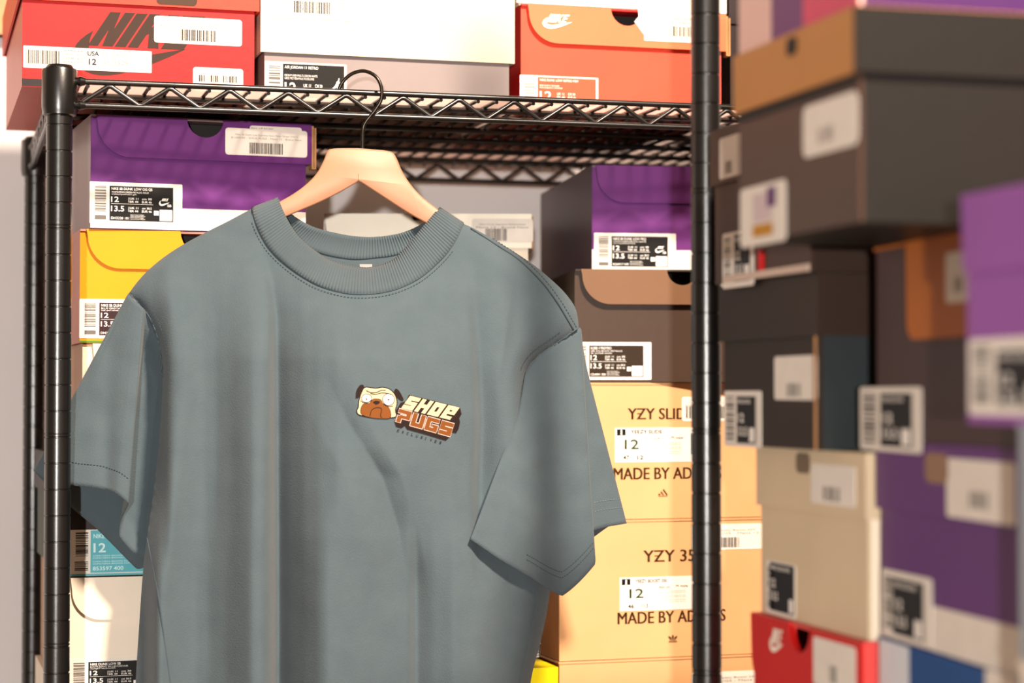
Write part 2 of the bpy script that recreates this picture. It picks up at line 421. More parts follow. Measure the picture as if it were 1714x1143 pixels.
p_dark = paper('dark_brown_card', (66, 46, 36), 0.4, 0.1); p_tanlid = paper('ochre_card', (186, 128, 66), 0.5); p_dark2 = paper('black_brown_card', (48, 35, 28), 0.5)
p_maroon = paper('maroon_card', (66, 42, 42), 0.4, 0.1); p_orange = paper('burnt_orange_card', (176, 98, 30), 0.5)
p_beige = paper('beige_card', (214, 194, 162)); p_beige_lit = paper('lit_beige_side', (246, 232, 208)); p_plum = paper('deep_purple_card', (98, 50, 116), 0.35, 0.1)  # beige side is paler than its front: the stronger light on it, as colour
p_blue = paper('royal_blue_card', (6, 74, 140), 0.4, 0.1); p_ltblue = paper('pale_blue_card', (216, 224, 232)); p_greybl = paper('grey_blue_card', (150, 160, 168))
p_pink = paper('pale_pink_card', (226, 188, 178)); p_mag = paper('magenta_card', (206, 60, 100)); p_violet = paper('violet_card', (146, 84, 164), 0.5)
i_redw = ink('ink_red_white', (250, 236, 222)); i_white = ink('ink_white', (240, 236, 230)); i_brown = ink('ink_brown', (82, 55, 28)); i_dkbrown = ink('ink_dark_brown', (58, 42, 34))
i_darkp = ink('label_dark', (40, 40, 42)); i_tealp = ink('label_teal', (96, 176, 190)); i_green = ink('ink_olive', (46, 58, 20)); i_redp = ink('label_red', (236, 84, 58))  # dark, teal and red are the printed label panels
BL = 0.345

# ---- top shelf ------------------------------------------------------------
zt = 0.3074
phi = R(16.5); d = 2.04
w = solve_w(34, d, phi, 424); O, yw = place(34, d, zt, phi)
B = make_box('red shoe box with big black lettering on top of the rack at the left', O, yw, w, 0.1335, 0.36, 'lid', p_red, p_pinkside, paper('coral_lid', (222, 62, 42)), 0.046, over=0.0045, kraft=False)
rc = rect(B, 34, 131, 424, 14); Print(-0.0004).rect((0, 0.0005, w, rc[3])).build('base_stripe', ink('stripe_black', (48, 42, 42)), B.root)
Print(-0.0004).poly([SWOOSH], rect(B, 124, 48, 312, 78)).poly(NIKE, rect(B, 147, 18, 316, 58)).build('logo', i_dkbrown, B.root)
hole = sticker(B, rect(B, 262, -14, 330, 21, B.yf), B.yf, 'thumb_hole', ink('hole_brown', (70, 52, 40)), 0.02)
rc = rect(B, 39, 76, 254, 37); s = sticker(B, rc, 0, 'size_label', None, 0.001)
Print(-0.0008).bars(sub(rc, .02, .18, .28, .80), 34, True, 4).build('barcode', M_BAR, s)
p = Print(-0.0008)
for k, tx in enumerate(('WMNS AIR', 'JORDAN 1 HIGH', 'CD0461-602', 'RED/BLACK-WHITE')): p.text(tx, sub(rc, .31, .10 + .17 * k, .46, .20 + .17 * k))
p.build('print', M_GREY, s)
Print(-0.0009).text('USA', sub(rc, .495, .12, .585, .33), .02).text('12', sub(rc, .505, .46, .565, .74), .02).build('size_print', M_BLACK, s)
p = Print(-0.0008)
for a, t1, t2 in ((.61, 'EUR', '44.5'), (.70, 'UK', '9.5'), (.76, 'CM', '29'),): p.text(t1, sub(rc, a, .15, a + .05, .32)).text(t2, sub(rc, a, .50, a + .05, .70))
for a in (.485, .60, .69, .75, .82): p.rect(sub(rc, a, .05, a + .003, .9))
p.build('size_grid', M_FAINT, s)
price_sticker(B, rect(B, 258, 26, 405, 45), 0, 'Air Jordan 1 Retro High San Fran', '$250.00 - SHOE PUGS - Mens 12 - New', (.30, .46, .70, .88), seed=8)
price_sticker(B, rect(B, 323, 112, 407, 40), 0, '', '', (.12, .32, .88, .60), seed=9)

d = 2.124; phi = R(16.5)
w = solve_w(441, d, phi, 852); O, yw = place(441, d, zt, phi)
B = make_box('grey shoe box with deep cream lid in the middle of the top shelf', O, yw, w, 0.185, 0.36, 'lid', p_greyb, p_greyb, paper('warm_cream_lid', (206, 188, 168)), 0.137, over=0.005, kraft=False)
rc = rect(B, 443, 102, 580, 62); s = sticker(B, rc, 0, 'size_label', None, 0.001)
Print(-0.0008).rect(sub(rc, .22, .05, .97, .95)).build('label_panel', M_BLACK, s)
Print(-0.0008).bars(sub(rc, .05, .12, .19, .8), 9, False, 2).build('barcode', M_GREY, s)
p = Print(-0.0011).text('AIR JORDAN 11 RETRO', sub(rc, .24, .10, .65, .20), .012).text('MEDIUM GREY/MULTI-COLOR-WHITE', sub(rc, .24, .33, .64, .39)).text('GRIS MOYEN/MULTICOLORE', sub(rc, .24, .41, .60, .47))
p.text('12', sub(rc, .24, .55, .38, .84), .015)
for a, b in ((.47, ('UK 11', 'BR 44')), (.61, ('CM 30', 'EUR 46'))): p.text(b[0], sub(rc, a, .58, a + .09, .67), .01).text(b[1], sub(rc, a, .70, a + .10, .79), .01)
p.poly(JUMP, sub(rc, .80, .38, .95, .74)).rect(sub(rc, .76, .78, .95, .82)); p.build('print', i_white, s)
price_sticker(B, rect(B, 452, -18, 592, 46, B.yf), B.yf, 'Air Jordan 11 Retro Cool Grey', 'SHOE PUGS - Mens 12 - Brand New', (.28, .38, .72, .80), seed=12)
Print(B.yf - 0.0005).poly([SWOOSH], rect(B, 774, 2, 828, 26, B.yf)).poly(NIKE, rect(B, 782, -8, 820, 15, B.yf)).build('logo', ink('logo_white', (252, 248, 240)), B.root)

d = 2.205; phi = R(15.5)
w = solve_w(872, d, phi, 1208); O, yw = place(872, d, zt, phi)
B = make_box('orange-red shoe box with white tick logo and folded flap on the top shelf', O, yw, w, 0.114, 0.345, 'flap', p_redo, p_red, paper('coral_flap', (238, 112, 74)), 0.0415, notch=(face(B, 1043, 12)[0] * 0 + w * 0.515, 0.0185), flap_in=0.006, flap_r=0.033, gap=0.004)
Print(B.yf - 0.0005).poly([SWOOSH], rect(B, 908, 28, 958, 20, B.yf)).poly(NIKE, rect(B, 914, 23, 948, 14, B.yf)).build('logo', i_redw, B.root)
rc = rect(B, 1078, 13, 1175, 55, B.yf)
x0, z0, x1, z1 = rc; xa = face(B, 1050, 40, B.yf)[0]
s = MB().prism([(xa + .008, z1 - .016), (x0, z0 + .006), (x0, z0), (x1, z0), (x1, z1), (xa + .012, z1), (xa + .013, z1 - .010)], B.yf - 0.0005, B.yf).build('price_sticker', M_WHITE, B.root)
Print(B.yf - 0.0008).text('Nike Dunk Low', sub(rc, .1, .24, .9, .31)).text('SHOE PUGS - Mens 12', sub(rc, .05, .36, .9, .43)).build('print', M_FAINT, s)
Print(B.yf - 0.0008).bars(sub(rc, .42, .52, .90, .82), 14, True, 4).build('barcode', M_GREY, s)
rc = rect(B, 870, 125, 1001, 52); s = sticker(B, rc, 0, 'size_label', i_redw, 0.001)
Print(-0.0008).rect(sub(rc, .225, .05, .97, .95)).build('label_panel', i_redp, s)
Print(-0.0008).bars(sub(rc, .06, .12, .19, .9), 12, False, 2).build('barcode', M_FAINT, s)
p = Print(-0.0011).text('NIKE DUNK LOW RETRO PRM', sub(rc, .25, .10, .74, .18), .012).text('RED/WHITE-ORANGE', sub(rc, .25, .29, .50, .34)).text('ROUGE/BLANC-ORANGE', sub(rc, .25, .36, .54, .41)).text('12', sub(rc, .25, .50, .40, .80), .015)
for a, b in ((.47, ('UK 11', 'BR 44')), (.61, ('CM 30', 'EUR 46'))): p.text(b[0], sub(rc, a, .53, a + .09, .61), .01).text(b[1], sub(rc, a, .64, a + .10, .72), .01)
p.rect(sub(rc, .76, .76, .95, .82)).build('print', i_redw, s)
Otop = O.copy(); Otop[2] += 0.1146; sh_ = np.array([math.cos(yw), math.sin(yw), 0])
B = make_box('cream lidded box lying on the orange-red shoe box', Otop - 0.001 * sh_ + 0.006 * np.array([-math.sin(yw), math.cos(yw), 0]), yw, w + 0.006, 0.12, 0.34, 'lid', p_cream, p_cream, p_cream, 0.118, over=0.003, kraft=False)

O, yw = place(1224, 2.30, zt, R(15))
make_box('black shoe box standing behind the post on the top shelf', O, yw, 0.24, 0.16, 0.23, 'lid', p_black, p_black, p_black, 0.05, over=0.003, kraft=False)

# ---- left stack under the top shelf ---------------------------------------
zs = [0.2877, 0.1690, 0.0504, -0.0682, -0.1918, -0.3135, -0.4735]
d = 2.10; phi = R(20.3)
w = solve_w(150, d, phi, 511); O, yw = place(150, d, zs[1], phi)
B = make_box('glossy purple shoe box with white base stripe at the top of the left stack', O, yw, w, zs[0] - zs[1] - .0006, 0.345, 'flap', p_purp, p_purps, p_purp, 0.0435, notch=(w * 0.52, 0.0195), flap_in=0.005, flap_r=0.034, over=0.0055, gap=0.002)
rc = rect(B, 305, 349, 510, 40); Print(-0.0004).rect((0.0, 0.0005, w, face(B, 305, 349)[1])).build('base_stripe', M_WHITE, B.root)
size_label(B, rect(B, 150, 303.5, 305, 70), -0.0005, M_BLACK, i_white, 'NIKE SB DUNK LOW OG QS', 'WHITE/MEAN GREEN-METALLIC GOLD', 'DH3228 101')
s = sticker(B, rect(B, 418, 210, 505, 30, B.yf), B.yf, 'price_sticker')
s.location.y -= 0.0
Print(B.yf - .0008).text('SKU: AT-93VRD', rect(B, 420, 213.5, 457, 5, B.yf)).build('print', M_BAR, s)
price_sticker(B, rect(B, 377, 213.5, 514, 45, B.yf), B.yf - 0.0004, 'Nike SB Dunk Low Supreme Stars Mean Green (2021)', '$1,000.00 - SHOE PUGS - Mens 12 - Brand New', (.29, .52, .70, .93), seed=14, nb=30)
wl = w
d = 2.105; phi = R(18)
w = solve_w(133, d, phi, 500); O, yw = place(133, d, zs[2], phi)
B = make_box('bright yellow shoe box under the purple one in the left stack', O, yw, w, zs[1] - zs[2] - .0006, 0.34, 'flap', p_yel, p_yels, p_yel, 0.0405, notch=(w * 0.56, 0.026), flap_in=0.006, flap_r=0.034, gap=0.002)
size_label(B, rect(B, 133, 500, 288, 66), 0, ink('label_plum', (52, 30, 34)), i_white, 'NIKE SB DUNK LOW PRO', 'BLUE GREY/WHITE-GREEN', 'DH7782 001', seed=6)
Print(-0.0004).rect((0, 0.0004, w, .0022)).build('base_stripe', p_green, B.root)
d = 2.11; phi = R(17); w = solve_w(138, d, phi, 500); O, yw = place(138, d, zs[3], phi)
B = make_box('bone coloured shoe box with tan sides beside the left sleeve', O, yw, w, zs[2] - zs[3] - .0006, 0.34, 'flap', p_bone, p_tan, p_bone, 0.045, flap_in=0.010, flap_r=0.03)
d = 2.105; phi = R(18); w = solve_w(112, d, phi, 480); O, yw = place(112, d, zs[4], phi)
B = make_box('black shoe box with teal size label below the left sleeve', O, yw, w, zs[3] - zs[4] - .0006, 0.34, 'lid', p_black, paper('dark_green_side', (44, 58, 40)), p_black, 0.045, over=0.003, kraft=False)
rc = rect(B, 117, 887, 276, 74); s = sticker(B, rc, 0, 'size_label', None, 0.001)
Print(-0.0008).rect(sub(rc, .215, .02, .97, .98)).build('label_panel', i_tealp, s)
Print(-0.0008).bars(sub(rc, .06, .06, .19, .62), 15, False, 9).rect(sub(rc, .05, .72, .19, .74)).bars(sub(rc, .05, .76, .19, .94), 5, False, 2).build('barcode', M_BAR, s)
p = Print(-0.0011).text('NIKE SB DUNK LOW', sub(rc, .245, .10, .75, .20), .012).text('12', sub(rc, .245, .31, .375, .52), .02).text('853597 400', sub(rc, .24, .84, .56, .93), .01)
for k, a in enumerate((.58, .63, .71, .76)): p.text('COPA/TERRA BROWN-TOTAL ORANGE', sub(rc, .24, a, .80, a + .035))
p.build('print', ink('ink_pale_teal', (206, 238, 240)), s)
Print(-0.0004).rect((0, 0.0004, w, .0030)).build('base_stripe', p_teal, B.root)
d = 2.10; phi = R(17); w = solve_w(110, d, phi, 470); O, yw = place(110, d, zs[5], phi)
B = make_box('off-white shoe box with rounded flap at the bottom of the left stack', O, yw, w, zs[4] - zs[5] - .0006, 0.34, 'flap', p_white, p_tan, p_white, 0.0435, flap_in=0.006, flap_r=0.03)
size_label(B, rect(B, 114, 1104, 272, 58), 0, M_BLACK, i_white, 'NIKE DUNK LOW SB', 'DAYLIGHT BLUE/CEDAR', '304292 421', seed=11)
O, yw = place(105, 2.10, zs[6], R(17))
make_box('plain white shoe box on the lower shelf under the left stack', O, yw, 0.25, zs[5] - zs[6] - .0006, 0.34, 'lid', p_white, p_tan, p_white, 0.05, over=0.003, kraft=False)

# ---- middle stack, behind the shirt ---------------------------------------
zm = [0.2066, 0.085, -0.045, -0.105, -0.2275, -0.296, -0.4735]
d = 2.36; phi = R(1)
w = solve_w(548, d, phi, 884); O, yw = place(548, d, zm[1], phi)
B = make_box('cream shoe box with barcode sticker behind the hanger', O, yw, w, zm[0] - zm[1], 0.33, 'lid', p_cream, p_cream, paper('pale_cream_card', (253, 245, 226)), 0.040, over=0.004)
price_sticker(B, rect(B, 790, 366, 892, 40, B.yf), B.yf, 'Nike Dunk Supreme Rammellzee', 'Mens 12 - Brand New', (.22, .42, .58, .92), seed=15, mtext=M_GREY)
hole = sticker(B, rect(B, 690, 356, 745, 13, B.yf), B.yf, 'thumb_hole', M_INSIDE_SHADE, 0.012)
MB().prism([(-0.004 + .0008, zm[0] - zm[1] - .002), (0.0015, zm[0] - zm[1] - .04), (-0.0036, zm[0] - zm[1] - .04)], B.yf - .0004, B.yf).build('lid_fold', p_greyb, B.root)
for i, (lab, mm) in enumerate((('dark brown shoe box hidden behind the shirt chest', p_brown), )):
    pass
w2 = solve_w(548, 2.36, R(1), 893)
def mid(label, zi, x_l, x_r, d, phi, mf, ms, **k):
    w = solve_w(x_l, d, phi, x_r); O, yw = place(x_l, d, zm[zi + 1], phi)
    return make_box(label, O, yw, w, zm[zi] - zm[zi + 1] - .0006, 0.33, 'lid', mf, ms, mf, 0.04, **k)
mid('brown shoe box directly under the cream one in the middle stack', 1, 500, 800, 2.34, R(3), p_brown, p_brown, over=0.003, kraft=False)
mid('flat cream shoe box in the middle of the hidden stack', 2, 490, 790, 2.33, R(3), p_cream, p_tan, over=0.003, kraft=False)
B = mid('lavender shoe box edge showing beside the shirt hem', 3, 560, 905, 2.20, R(17), p_lav, p_tan, over=0.004)
B = mid('thin white shoe box with black barcode beside the shirt hem', 4, 545, 904, 2.20, R(17), p_white, p_tan, over=0.001, kraft=False)
rc = rect(B, 893, 1078, 903, 22); s = sticker(B, rect(B, 860, 1078, 903, 22), -0.0012, 'size_label', None, .0005)
Print(-0.0022).bars(rc, 6, False, 5).rect(sub(rc, .82, 0, 1, 1)).build('barcode', M_BLACK, s)
w = solve_w(590, 2.13, R(17), 930); O, yw = place(590, 2.13, zm[6], R(17))
make_box('bright yellow shoe box at the foot of the middle stack', O, yw, w, zm[5] - zm[6] - .0006, 0.33, 'lid', p_brightyel, p_brightyel, p_brightyel, 0.05, over=0.002, kraft=False)

# ---- right stack under the top shelf ---------------------------------------
d = 2.30
zr = [0.2560, 0.1365, 0.0105, -0.1420, -0.2965, -0.4735]
phi = R(9)
w = 0.243; O, yw = place(991, 2.29, zr[1], phi)
B = make_box('purple shoe box with plum sides at the top of the right stack', O, yw, w, zr[0] - zr[1] - .0006, 0.34, 'flap', p_purp, p_dpurps, p_purp, 0.042, notch=(w * 0.55, 0.0185), flap_in=0.004, flap_r=0.032, gap=0.001)
size_label(B, rect(B, 994, 389.5, 1131, 61), -0.0005, M_BLACK, i_white, 'NIKE SB DUNK LOW PRO', 'COURT PURPLE/BLACK-WHITE', 'BQ6817 500', seed=16)
Print(-0.0004).rect((0.0, 0.0005, w, face(B, 1140, 419)[1])).build('base_stripe', M_WHITE, B.root)
phi = R(6); O, yw = place(962, 2.26, zr[2], phi)
B = make_box('brown shoe box with lighter brown flap in the right stack', O, yw, 0.243, zr[1] - zr[2] - .0006, 0.34, 'flap', p_brown, p_dark2, p_brownl, 0.039, notch=(face(B, 1133, 455)[0] + .022, 0.0175), flap_in=0.006, flap_r=0.032, gap=0.006)
size_label(B, rect(B, 958, 572.5, 1090, 63), 0, ink('label_brown', (44, 32, 20)), i_white, 'KOBE V PROTRO', 'DEL SOL/BLACK-METALLIC', 'CD4991 700', swoosh=False, seed=18)
price_sticker(B, rect(B, 1190, 462, 1222, 44, B.yf), B.yf, '', '', (.1, .55, .9, .95), seed=3, nb=10)
def carton(label, zi, x_l, d, phi, x_r):
    w = solve_w(x_l, d, phi, x_r); O, yw = place(x_l, d, zr[zi + 1], phi)
    return make_box(label, O, yw, w, zr[zi] - zr[zi + 1] - .0008, 0.34, 'plain', p_kraft, paper('kraft_side', (168, 112, 70)), p_kraft)
def carton_print(B, head, hx, mx, my, lab):
    p = Print(-0.0004)
    for dx in (-.0005, 0, .0005):
        p.text(head, (hx[0] + dx, hx[1], hx[2] + dx, hx[3])).text('MADE BY ADIDAS', (mx[0] + dx, mx[1], mx[2] + dx, mx[3]))
    a, b, c, e = hx; k = (c - a) / len(head)
    p.rect((a + k * 1.25, b + (e - b) * .46, a + k * 1.95, b + (e - b) * .56))
    p.poly(my[0], my[1]).build('print', i_brown, B.root)
    rc, t1, code, s1, s2 = lab
    s = sticker(B, rc, 0, 'size_label', None, 0.0006); s.rotation_euler.y = 0
    p = Print(-0.0008).rect(sub(rc, .02, .04, .105, .22)); p.build('label_panel', M_BLACK, s)
    Print(-0.0010).poly(FIGURE, sub(rc, .04, .05, .085, .21)).build('figure_mark', i_white, s)
    Print(-0.0008).text(t1, sub(rc, .155, .06, .47, .17), .02).text(s1, sub(rc, .08, .80, .14, .92), .02).text(s2, sub(rc, .22, .80, .28, .92), .02).text(code, sub(rc, .39, .28, .50, .35)).text('M male', sub(rc, .56, .25, .68, .33)).build('print', M_BLACK, s)
    Print(-0.0009).text('12', sub(rc, .095, .34, .235, .62), .012).build('size_print', i_green, s)
    p = Print(-0.0008)
    for a in (.42, .47, .55, .60, .68, .74): p.text('SLATE MARINE CORE BLACK', sub(rc, .39, a, .66, a + .03))
    for a in (.31,): p.rect(sub(rc, a, .2, a + .003, .95))
    p.build('small_print', M_FAINT, s)
    Print(-0.0008).bars(sub(rc, .76, .16, .97, .78), 24, True, 7).build('barcode', M_BAR, s)
d = 2.24
B = carton('orange-tan carton directly below the brown flap shoe box', 2, 936, d, R(17), 1277)
carton_print(B, 'YZY SLIDE', rect(B, 1051, 683, 1160, 19), rect(B, 1027, 783, 1206, 20), (BARS3, rect(B, 1101, 818, 1118, 13)),
             (rect(B, 1029, 716, 1196, 58), 'YEEZY SLIDE', 'ID4132', '47', '12'))
price_sticker(B, rect(B, 1141, 664, 1222, 41), 0, 'Yeezy Slide Slate Marine', 'SHOE PUGS - Mens 12', (.08, .4, .92, .88), seed=3)
B = carton('middle one of the three orange-tan cartons in the right stack', 3, 936, d, R(17), 1280)
carton_print(B, 'YZY 350', rect(B, 1077, 921, 1178, 20), rect(B, 1034, 1025, 1214, 20), (TREFOIL, rect(B, 1118, 1062, 1134, 13)),
             (rect(B, 1037, 967, 1204, 56), 'YEEZY BOOST 350', 'BB5350', '46', '11.5'))
price_sticker(B, rect(B, 1158, 878, 1278, 43), 0, 'Adidas Yeezy Boost 350', 'SHOE PUGS - Mens 12', (.38, .52, .66, .92), seed=21, nb=14)
B = carton('lowest of the three orange-tan cartons, cut off at the bottom of the picture', 4, 936, d, R(17), 1283)
price_sticker(B, rect(B, 1158, 1126, 1281, 43), 0, 'Adidas Yeezy Boost 350', 'SHOE PUGS - Mens 12', (.38, .52, .66, .92), seed=22, nb=14)

# ---- right rack: boxes with their ends to the left --------------------------
def rbox(label, X, Yn, z0, z1, style, mf, ms, yaw=-90.0, w=0.238, **k):
    """near front corner at world (X, Yn); the end face runs away from the camera"""
    a = R(yaw); xd = np.array([math.cos(a), math.sin(a), 0]); O = np.array([X, Yn, EYE + z0]) - xd * w
    return make_box(label, O, a, w, z1 - z0 - .0006, 0.345, style, mf, ms, k.pop('ml', None), group='shoe boxes on the right rack', **k)
def blur_label(B, rc, y=0.0, dark=(.36, .10, .86, .93), seed=1, gold=False, purple=False):
    s = sticker(B, rc, y, 'size_label', None, .003)
    Print(y - .0008).rect(sub(rc, *dark)).build('label_panel', i_darkp, s)
    a, b, c, e = dark; p = Print(y - .0011)
    p.text('NIKE SB DUNK', sub(rc, a + .03, b + .05, c - .12, b + .13), .01).text('12', sub(rc, a + .04, b + .30, a + .2, b + .46), .02).text('13.5', sub(rc, a + .04, b + .54, a + .28, b + .70), .02)
    p.rect(sub(rc, c - .16, e - .28, c - .02, e - .03)).build('print', i_white, s)
    Print(y - .0008).bars(sub(rc, .07, .10, .28, .9), 14, False, seed).build('barcode', M_GREY, s)
    return s
z0 = -0.2985
B = rbox('red shoe box with white tick logo low on the right rack', 0.520, -0.712, z0, -0.176, 'flap', paper('bright_red_card', (206, 30, 26)), paper('pinkish_red_side', (240, 84, 80)), w=0.202, lid_h=0.06, notch=(0.098, 0.020), flap_in=0.002, flap_r=0.03, kraft=False)
Print(B.yf - .0005).poly([SWOOSH], rect(B, 1289, 1062, 1312, 28, B.yf)).poly(NIKE, rect(B, 1292, 1050, 1308, 26, B.yf)).build('logo', i_redw, B.root)
price_sticker(B, rect(B, 1362, 1064, 1432, 80, B.yf), B.yf, '', '', (.42, .5, .6, .85), nb=6, mbar=M_GREY)
B = rbox('beige shoe box with black size label in the right rack', 0.524, -0.712, -0.176, -0.043, 'lid', p_beige, p_beige_lit, w=0.196, lid_h=0.047, over=0.003, kraft=False)
blur_label(B, rect(B, 1283, 936, 1332, 88), dark=(.15, .03, .97, .93))
price_sticker(B, rect(B, 1358, 775, 1432, 66, B.yf), B.yf, '', '', (.30, .55, .68, .90), nb=8, mbar=M_GREY)
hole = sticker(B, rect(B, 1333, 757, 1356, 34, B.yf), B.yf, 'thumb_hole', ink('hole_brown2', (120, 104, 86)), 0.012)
B = rbox('dark brown shoe box with square white sticker at eye level on the right rack', 0.508, -0.667, -0.043, 0.087, 'lid', p_dark2, paper('window_tint_side', (44, 50, 52), 0.35, 0.1), ml=p_dark2, w=0.190, lid_h=0.046, over=0.003, kraft=False)  # bluish window light is put into this side's colour
blur_label(B, rect(B, 1213, 654, 1275, 92), seed=4)
price_sticker(B, rect(B, 1297, 597, 1368, 72), 0, '', '', (.32, .62, .64, .92), nb=8, mbar=M_GREY)
MB().box(B.w - .002, B.w + .0005, -0.0042, -0.003, 0.0, B.h - .046).build('worn_edge', M_KRAFT, B.root)
B = rbox('dark brown shoe box with label resting above the white-stickered one on the right rack', 0.500, -0.668, 0.087, 0.213, 'lid', p_dark, p_dark2, w=0.190, lid_h=0.045, over=0.003, kraft=False)
blur_label(B, rect(B, 1210, 392, 1262, 92), seed=5, dark=(.40, .06, .90, .90))
price_sticker(B, rect(B, 1205, 233, 1241, 68, B.yf), B.yf, '', '', (.3, .6, .6, .9), nb=5, mbar=M_GREY)
MB().box(0.02, B.w - .001, -0.0012, 0.0, 0.0005, 0.006).build('worn_edge', paper('worn_paper', (206, 184, 168)), B.root)
MB().box(0.095, 0.103, -0.0022, 0.0, 0.006, 0.022).build('red_tab', paper('tab_red', (190, 16, 20)), B.root)
# nearer column
B = rbox('blue shoe box with white edge at the bottom right', 0.512, -0.962, z0, -0.171, 'lid', p_blue, p_blue, yaw=-94, w=0.236, lid_h=0.05, over=0.002, kraft=False)
Print(B.yf - .0005).rect((-.002, B.h - .049, 0.052, B.h - .001)).build('end_stripe', p_ltblue, B.root)
Print(-.0005).rect((0, .001, 0.052, B.h - .05)).build('end_stripe', p_ltblue, B.root)
price_sticker(B, rect(B, 1650, 1118, 1704, 50, B.yf), B.yf, '', '', (.3, .5, .6, .8), nb=5, mbar=M_GREY)
B = rbox('deep purple shoe box with white base stripe on the right rack', 0.512, -0.962, -0.171, -0.034, 'lid', p_plum, p_plum, yaw=-94, w=0.238, lid_h=0.047, over=0.003, kraft=False)
Print(-.0004).rect((0, .0005, B.w, .030)).build('base_stripe', M_WHITE, B.root)
blur_label(B, rect(B, 1478, 950, 1562, 112), -.0006, dark=(.24, .10, .84, .92), seed=7)
price_sticker(B, rect(B, 1585, 766, 1700, 98, B.yf), B.yf, '', '', (.36, .52, .64, .80), nb=8, mbar=M_GREY)
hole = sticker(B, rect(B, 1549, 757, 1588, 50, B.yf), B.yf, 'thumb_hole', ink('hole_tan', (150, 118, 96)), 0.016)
B = rbox('maroon shoe box with burnt orange flap and white label on the right rack', 0.508, -0.962, -0.034, 0.101, 'flap', p_maroon, p_maroon, ml=p_orange, yaw=-94, w=0.236, lid_h=0.066, flap_in=0.062, flap_r=0.012, over=0.002, gap=0.002, kraft=False)
blur_label(B, rect(B, 1440, 648, 1543, 104), dark=(.36, .10, .86, .92), seed=8)
price_sticker(B, rect(B, 1584, 424, 1632, 84, B.yf), B.yf, '', '', (.3, .5, .6, .8), nb=5, mbar=M_FAINT)
B = rbox('big dark brown shoe box with ochre lid and two stickers at the upper right', 0.420, -0.922, 0.101, 0.231, 'lid', p_dark, paper('charcoal_side', (27, 25, 22), 0.45, 0.0), ml=p_tanlid, w=0.192, lid_h=0.040, over=0.003, kraft=False)
MB().box(B.w - .001, B.w + .0035, -0.0035, 0.345, B.h - .040, B.h - .0005).build('lid_side', MATS['charcoal_side'], B.root)
MB().box(0.002, B.w - .004, -0.0014, 0.0, B.h - .046, B.h - .041).build('lid_shade_strip', M_INSIDE_SHADE, B.root)  # dark strip painted in for the shade under the lid's edge
price_sticker(B, rect(B, 1345, 180, 1437, 86), 0, '', '', (.3, .5, .6, .8), nb=5, mbar=M_FAINT, rad=.006)
s = sticker(B, rect(B, 1240, 318, 1316, 98), 0, 'size_label', None, .004); rc = rect(B, 1240, 318, 1316, 98)
Print(-.0008).rect(sub(rc, .30, .14, .72, .62)).build('label_panel', ink('label_lilac', (206, 188, 190)), s)
Print(-.0011).rect(sub(rc, .62, .08, .80, .40)).build('purple_mark', ink('mark_purple', (100, 60, 112)), s)
Print(-.0011).rect(sub(rc, .30, .66, .74, .86)).build('gold_mark', ink('mark_gold', (190, 134, 40)), s)
hole = sticker(B, rect(B, 1317, 66, 1334, 30, B.yf), B.yf, 'thumb_hole', M_INSIDE_SHADE, 0.008)
B = rbox('pale pink shoe box with purple and magenta bands on the ochre lid', 0.420, -0.922, 0.2312, 0.33, 'plain', p_pink, paper('dark_violet_side', (64, 34, 78)), w=0.192)
xa = face(B, 1292, 50)[0]; xb = face(B, 1345, 30)[0]
Print(-.0004).rect((xa, .0005, xb, B.h - .003)).build('colour_band', paper('band_purple', (96, 44, 110)), B.root)
Print(-.0004).rect((xb, .0005, B.w, B.h - .003)).build('colour_band', p_mag, B.root)
# nearest column
B = rbox('blue-grey shoe box under the lilac one at the right edge of the picture', 0.486, -1.226, -0.152, -0.018, 'plain', p_greybl, p_greybl, w=0.236)
B = rbox('white shoe box low at the right edge of the picture', 0.486, -1.226, z0, -0.152, 'plain', p_white, p_white, w=0.236)
B = rbox('lilac purple shoe box with large white label at the right edge of the picture', 0.455, -1.226, -0.018, 0.112, 'flap', p_violet, p_violet, ml=p_violet, w=0.238, lid_h=0.045, flap_in=0.0, flap_r=0.006, kraft=False)
blur_label(B, rect(B, 1622, 568, 1760, 126), dark=(.36, .16, .90, .88), seed=9)

# ------------------------------------------------------------------ hanger and shirt
PH = R(6.0)                                       # the hanger's plane against the image plane
HU = C_R * math.cos(PH) + _f0 * math.sin(PH)
HN = C_R * math.sin(PH) - _f0 * math.cos(PH)      # towards the camera
def wire_depth(px):                               # depth of the shelf's front rail at a pixel column
    r = _f0 + (px - CX) / F * C_R
    return (-0.004 - CAM[1]) / r[1]
DH = wire_depth(603)
Q0 = P(603, 250, DH)
def S(px, py, v):
    """point on the sheet parallel to the hanger at v mm in front of it"""
    r = ray(px, py); O = Q0 + HN * (v / 1000.0)
    return CAM + r * (np.dot(O - CAM, HN) / np.dot(r, HN))
def Sarr(px, py, v):
    px = np.asarray(px, float); py = np.asarray(py, float); v = np.asarray(v, float)
    r = C_F + ((px - CX) / F)[..., None] * C_R + ((CY - py) / F)[..., None] * C_U
    num = (Q0 - CAM) @ HN + v / 1000.0
    return CAM + r * (num / (r @ HN))[..., None]

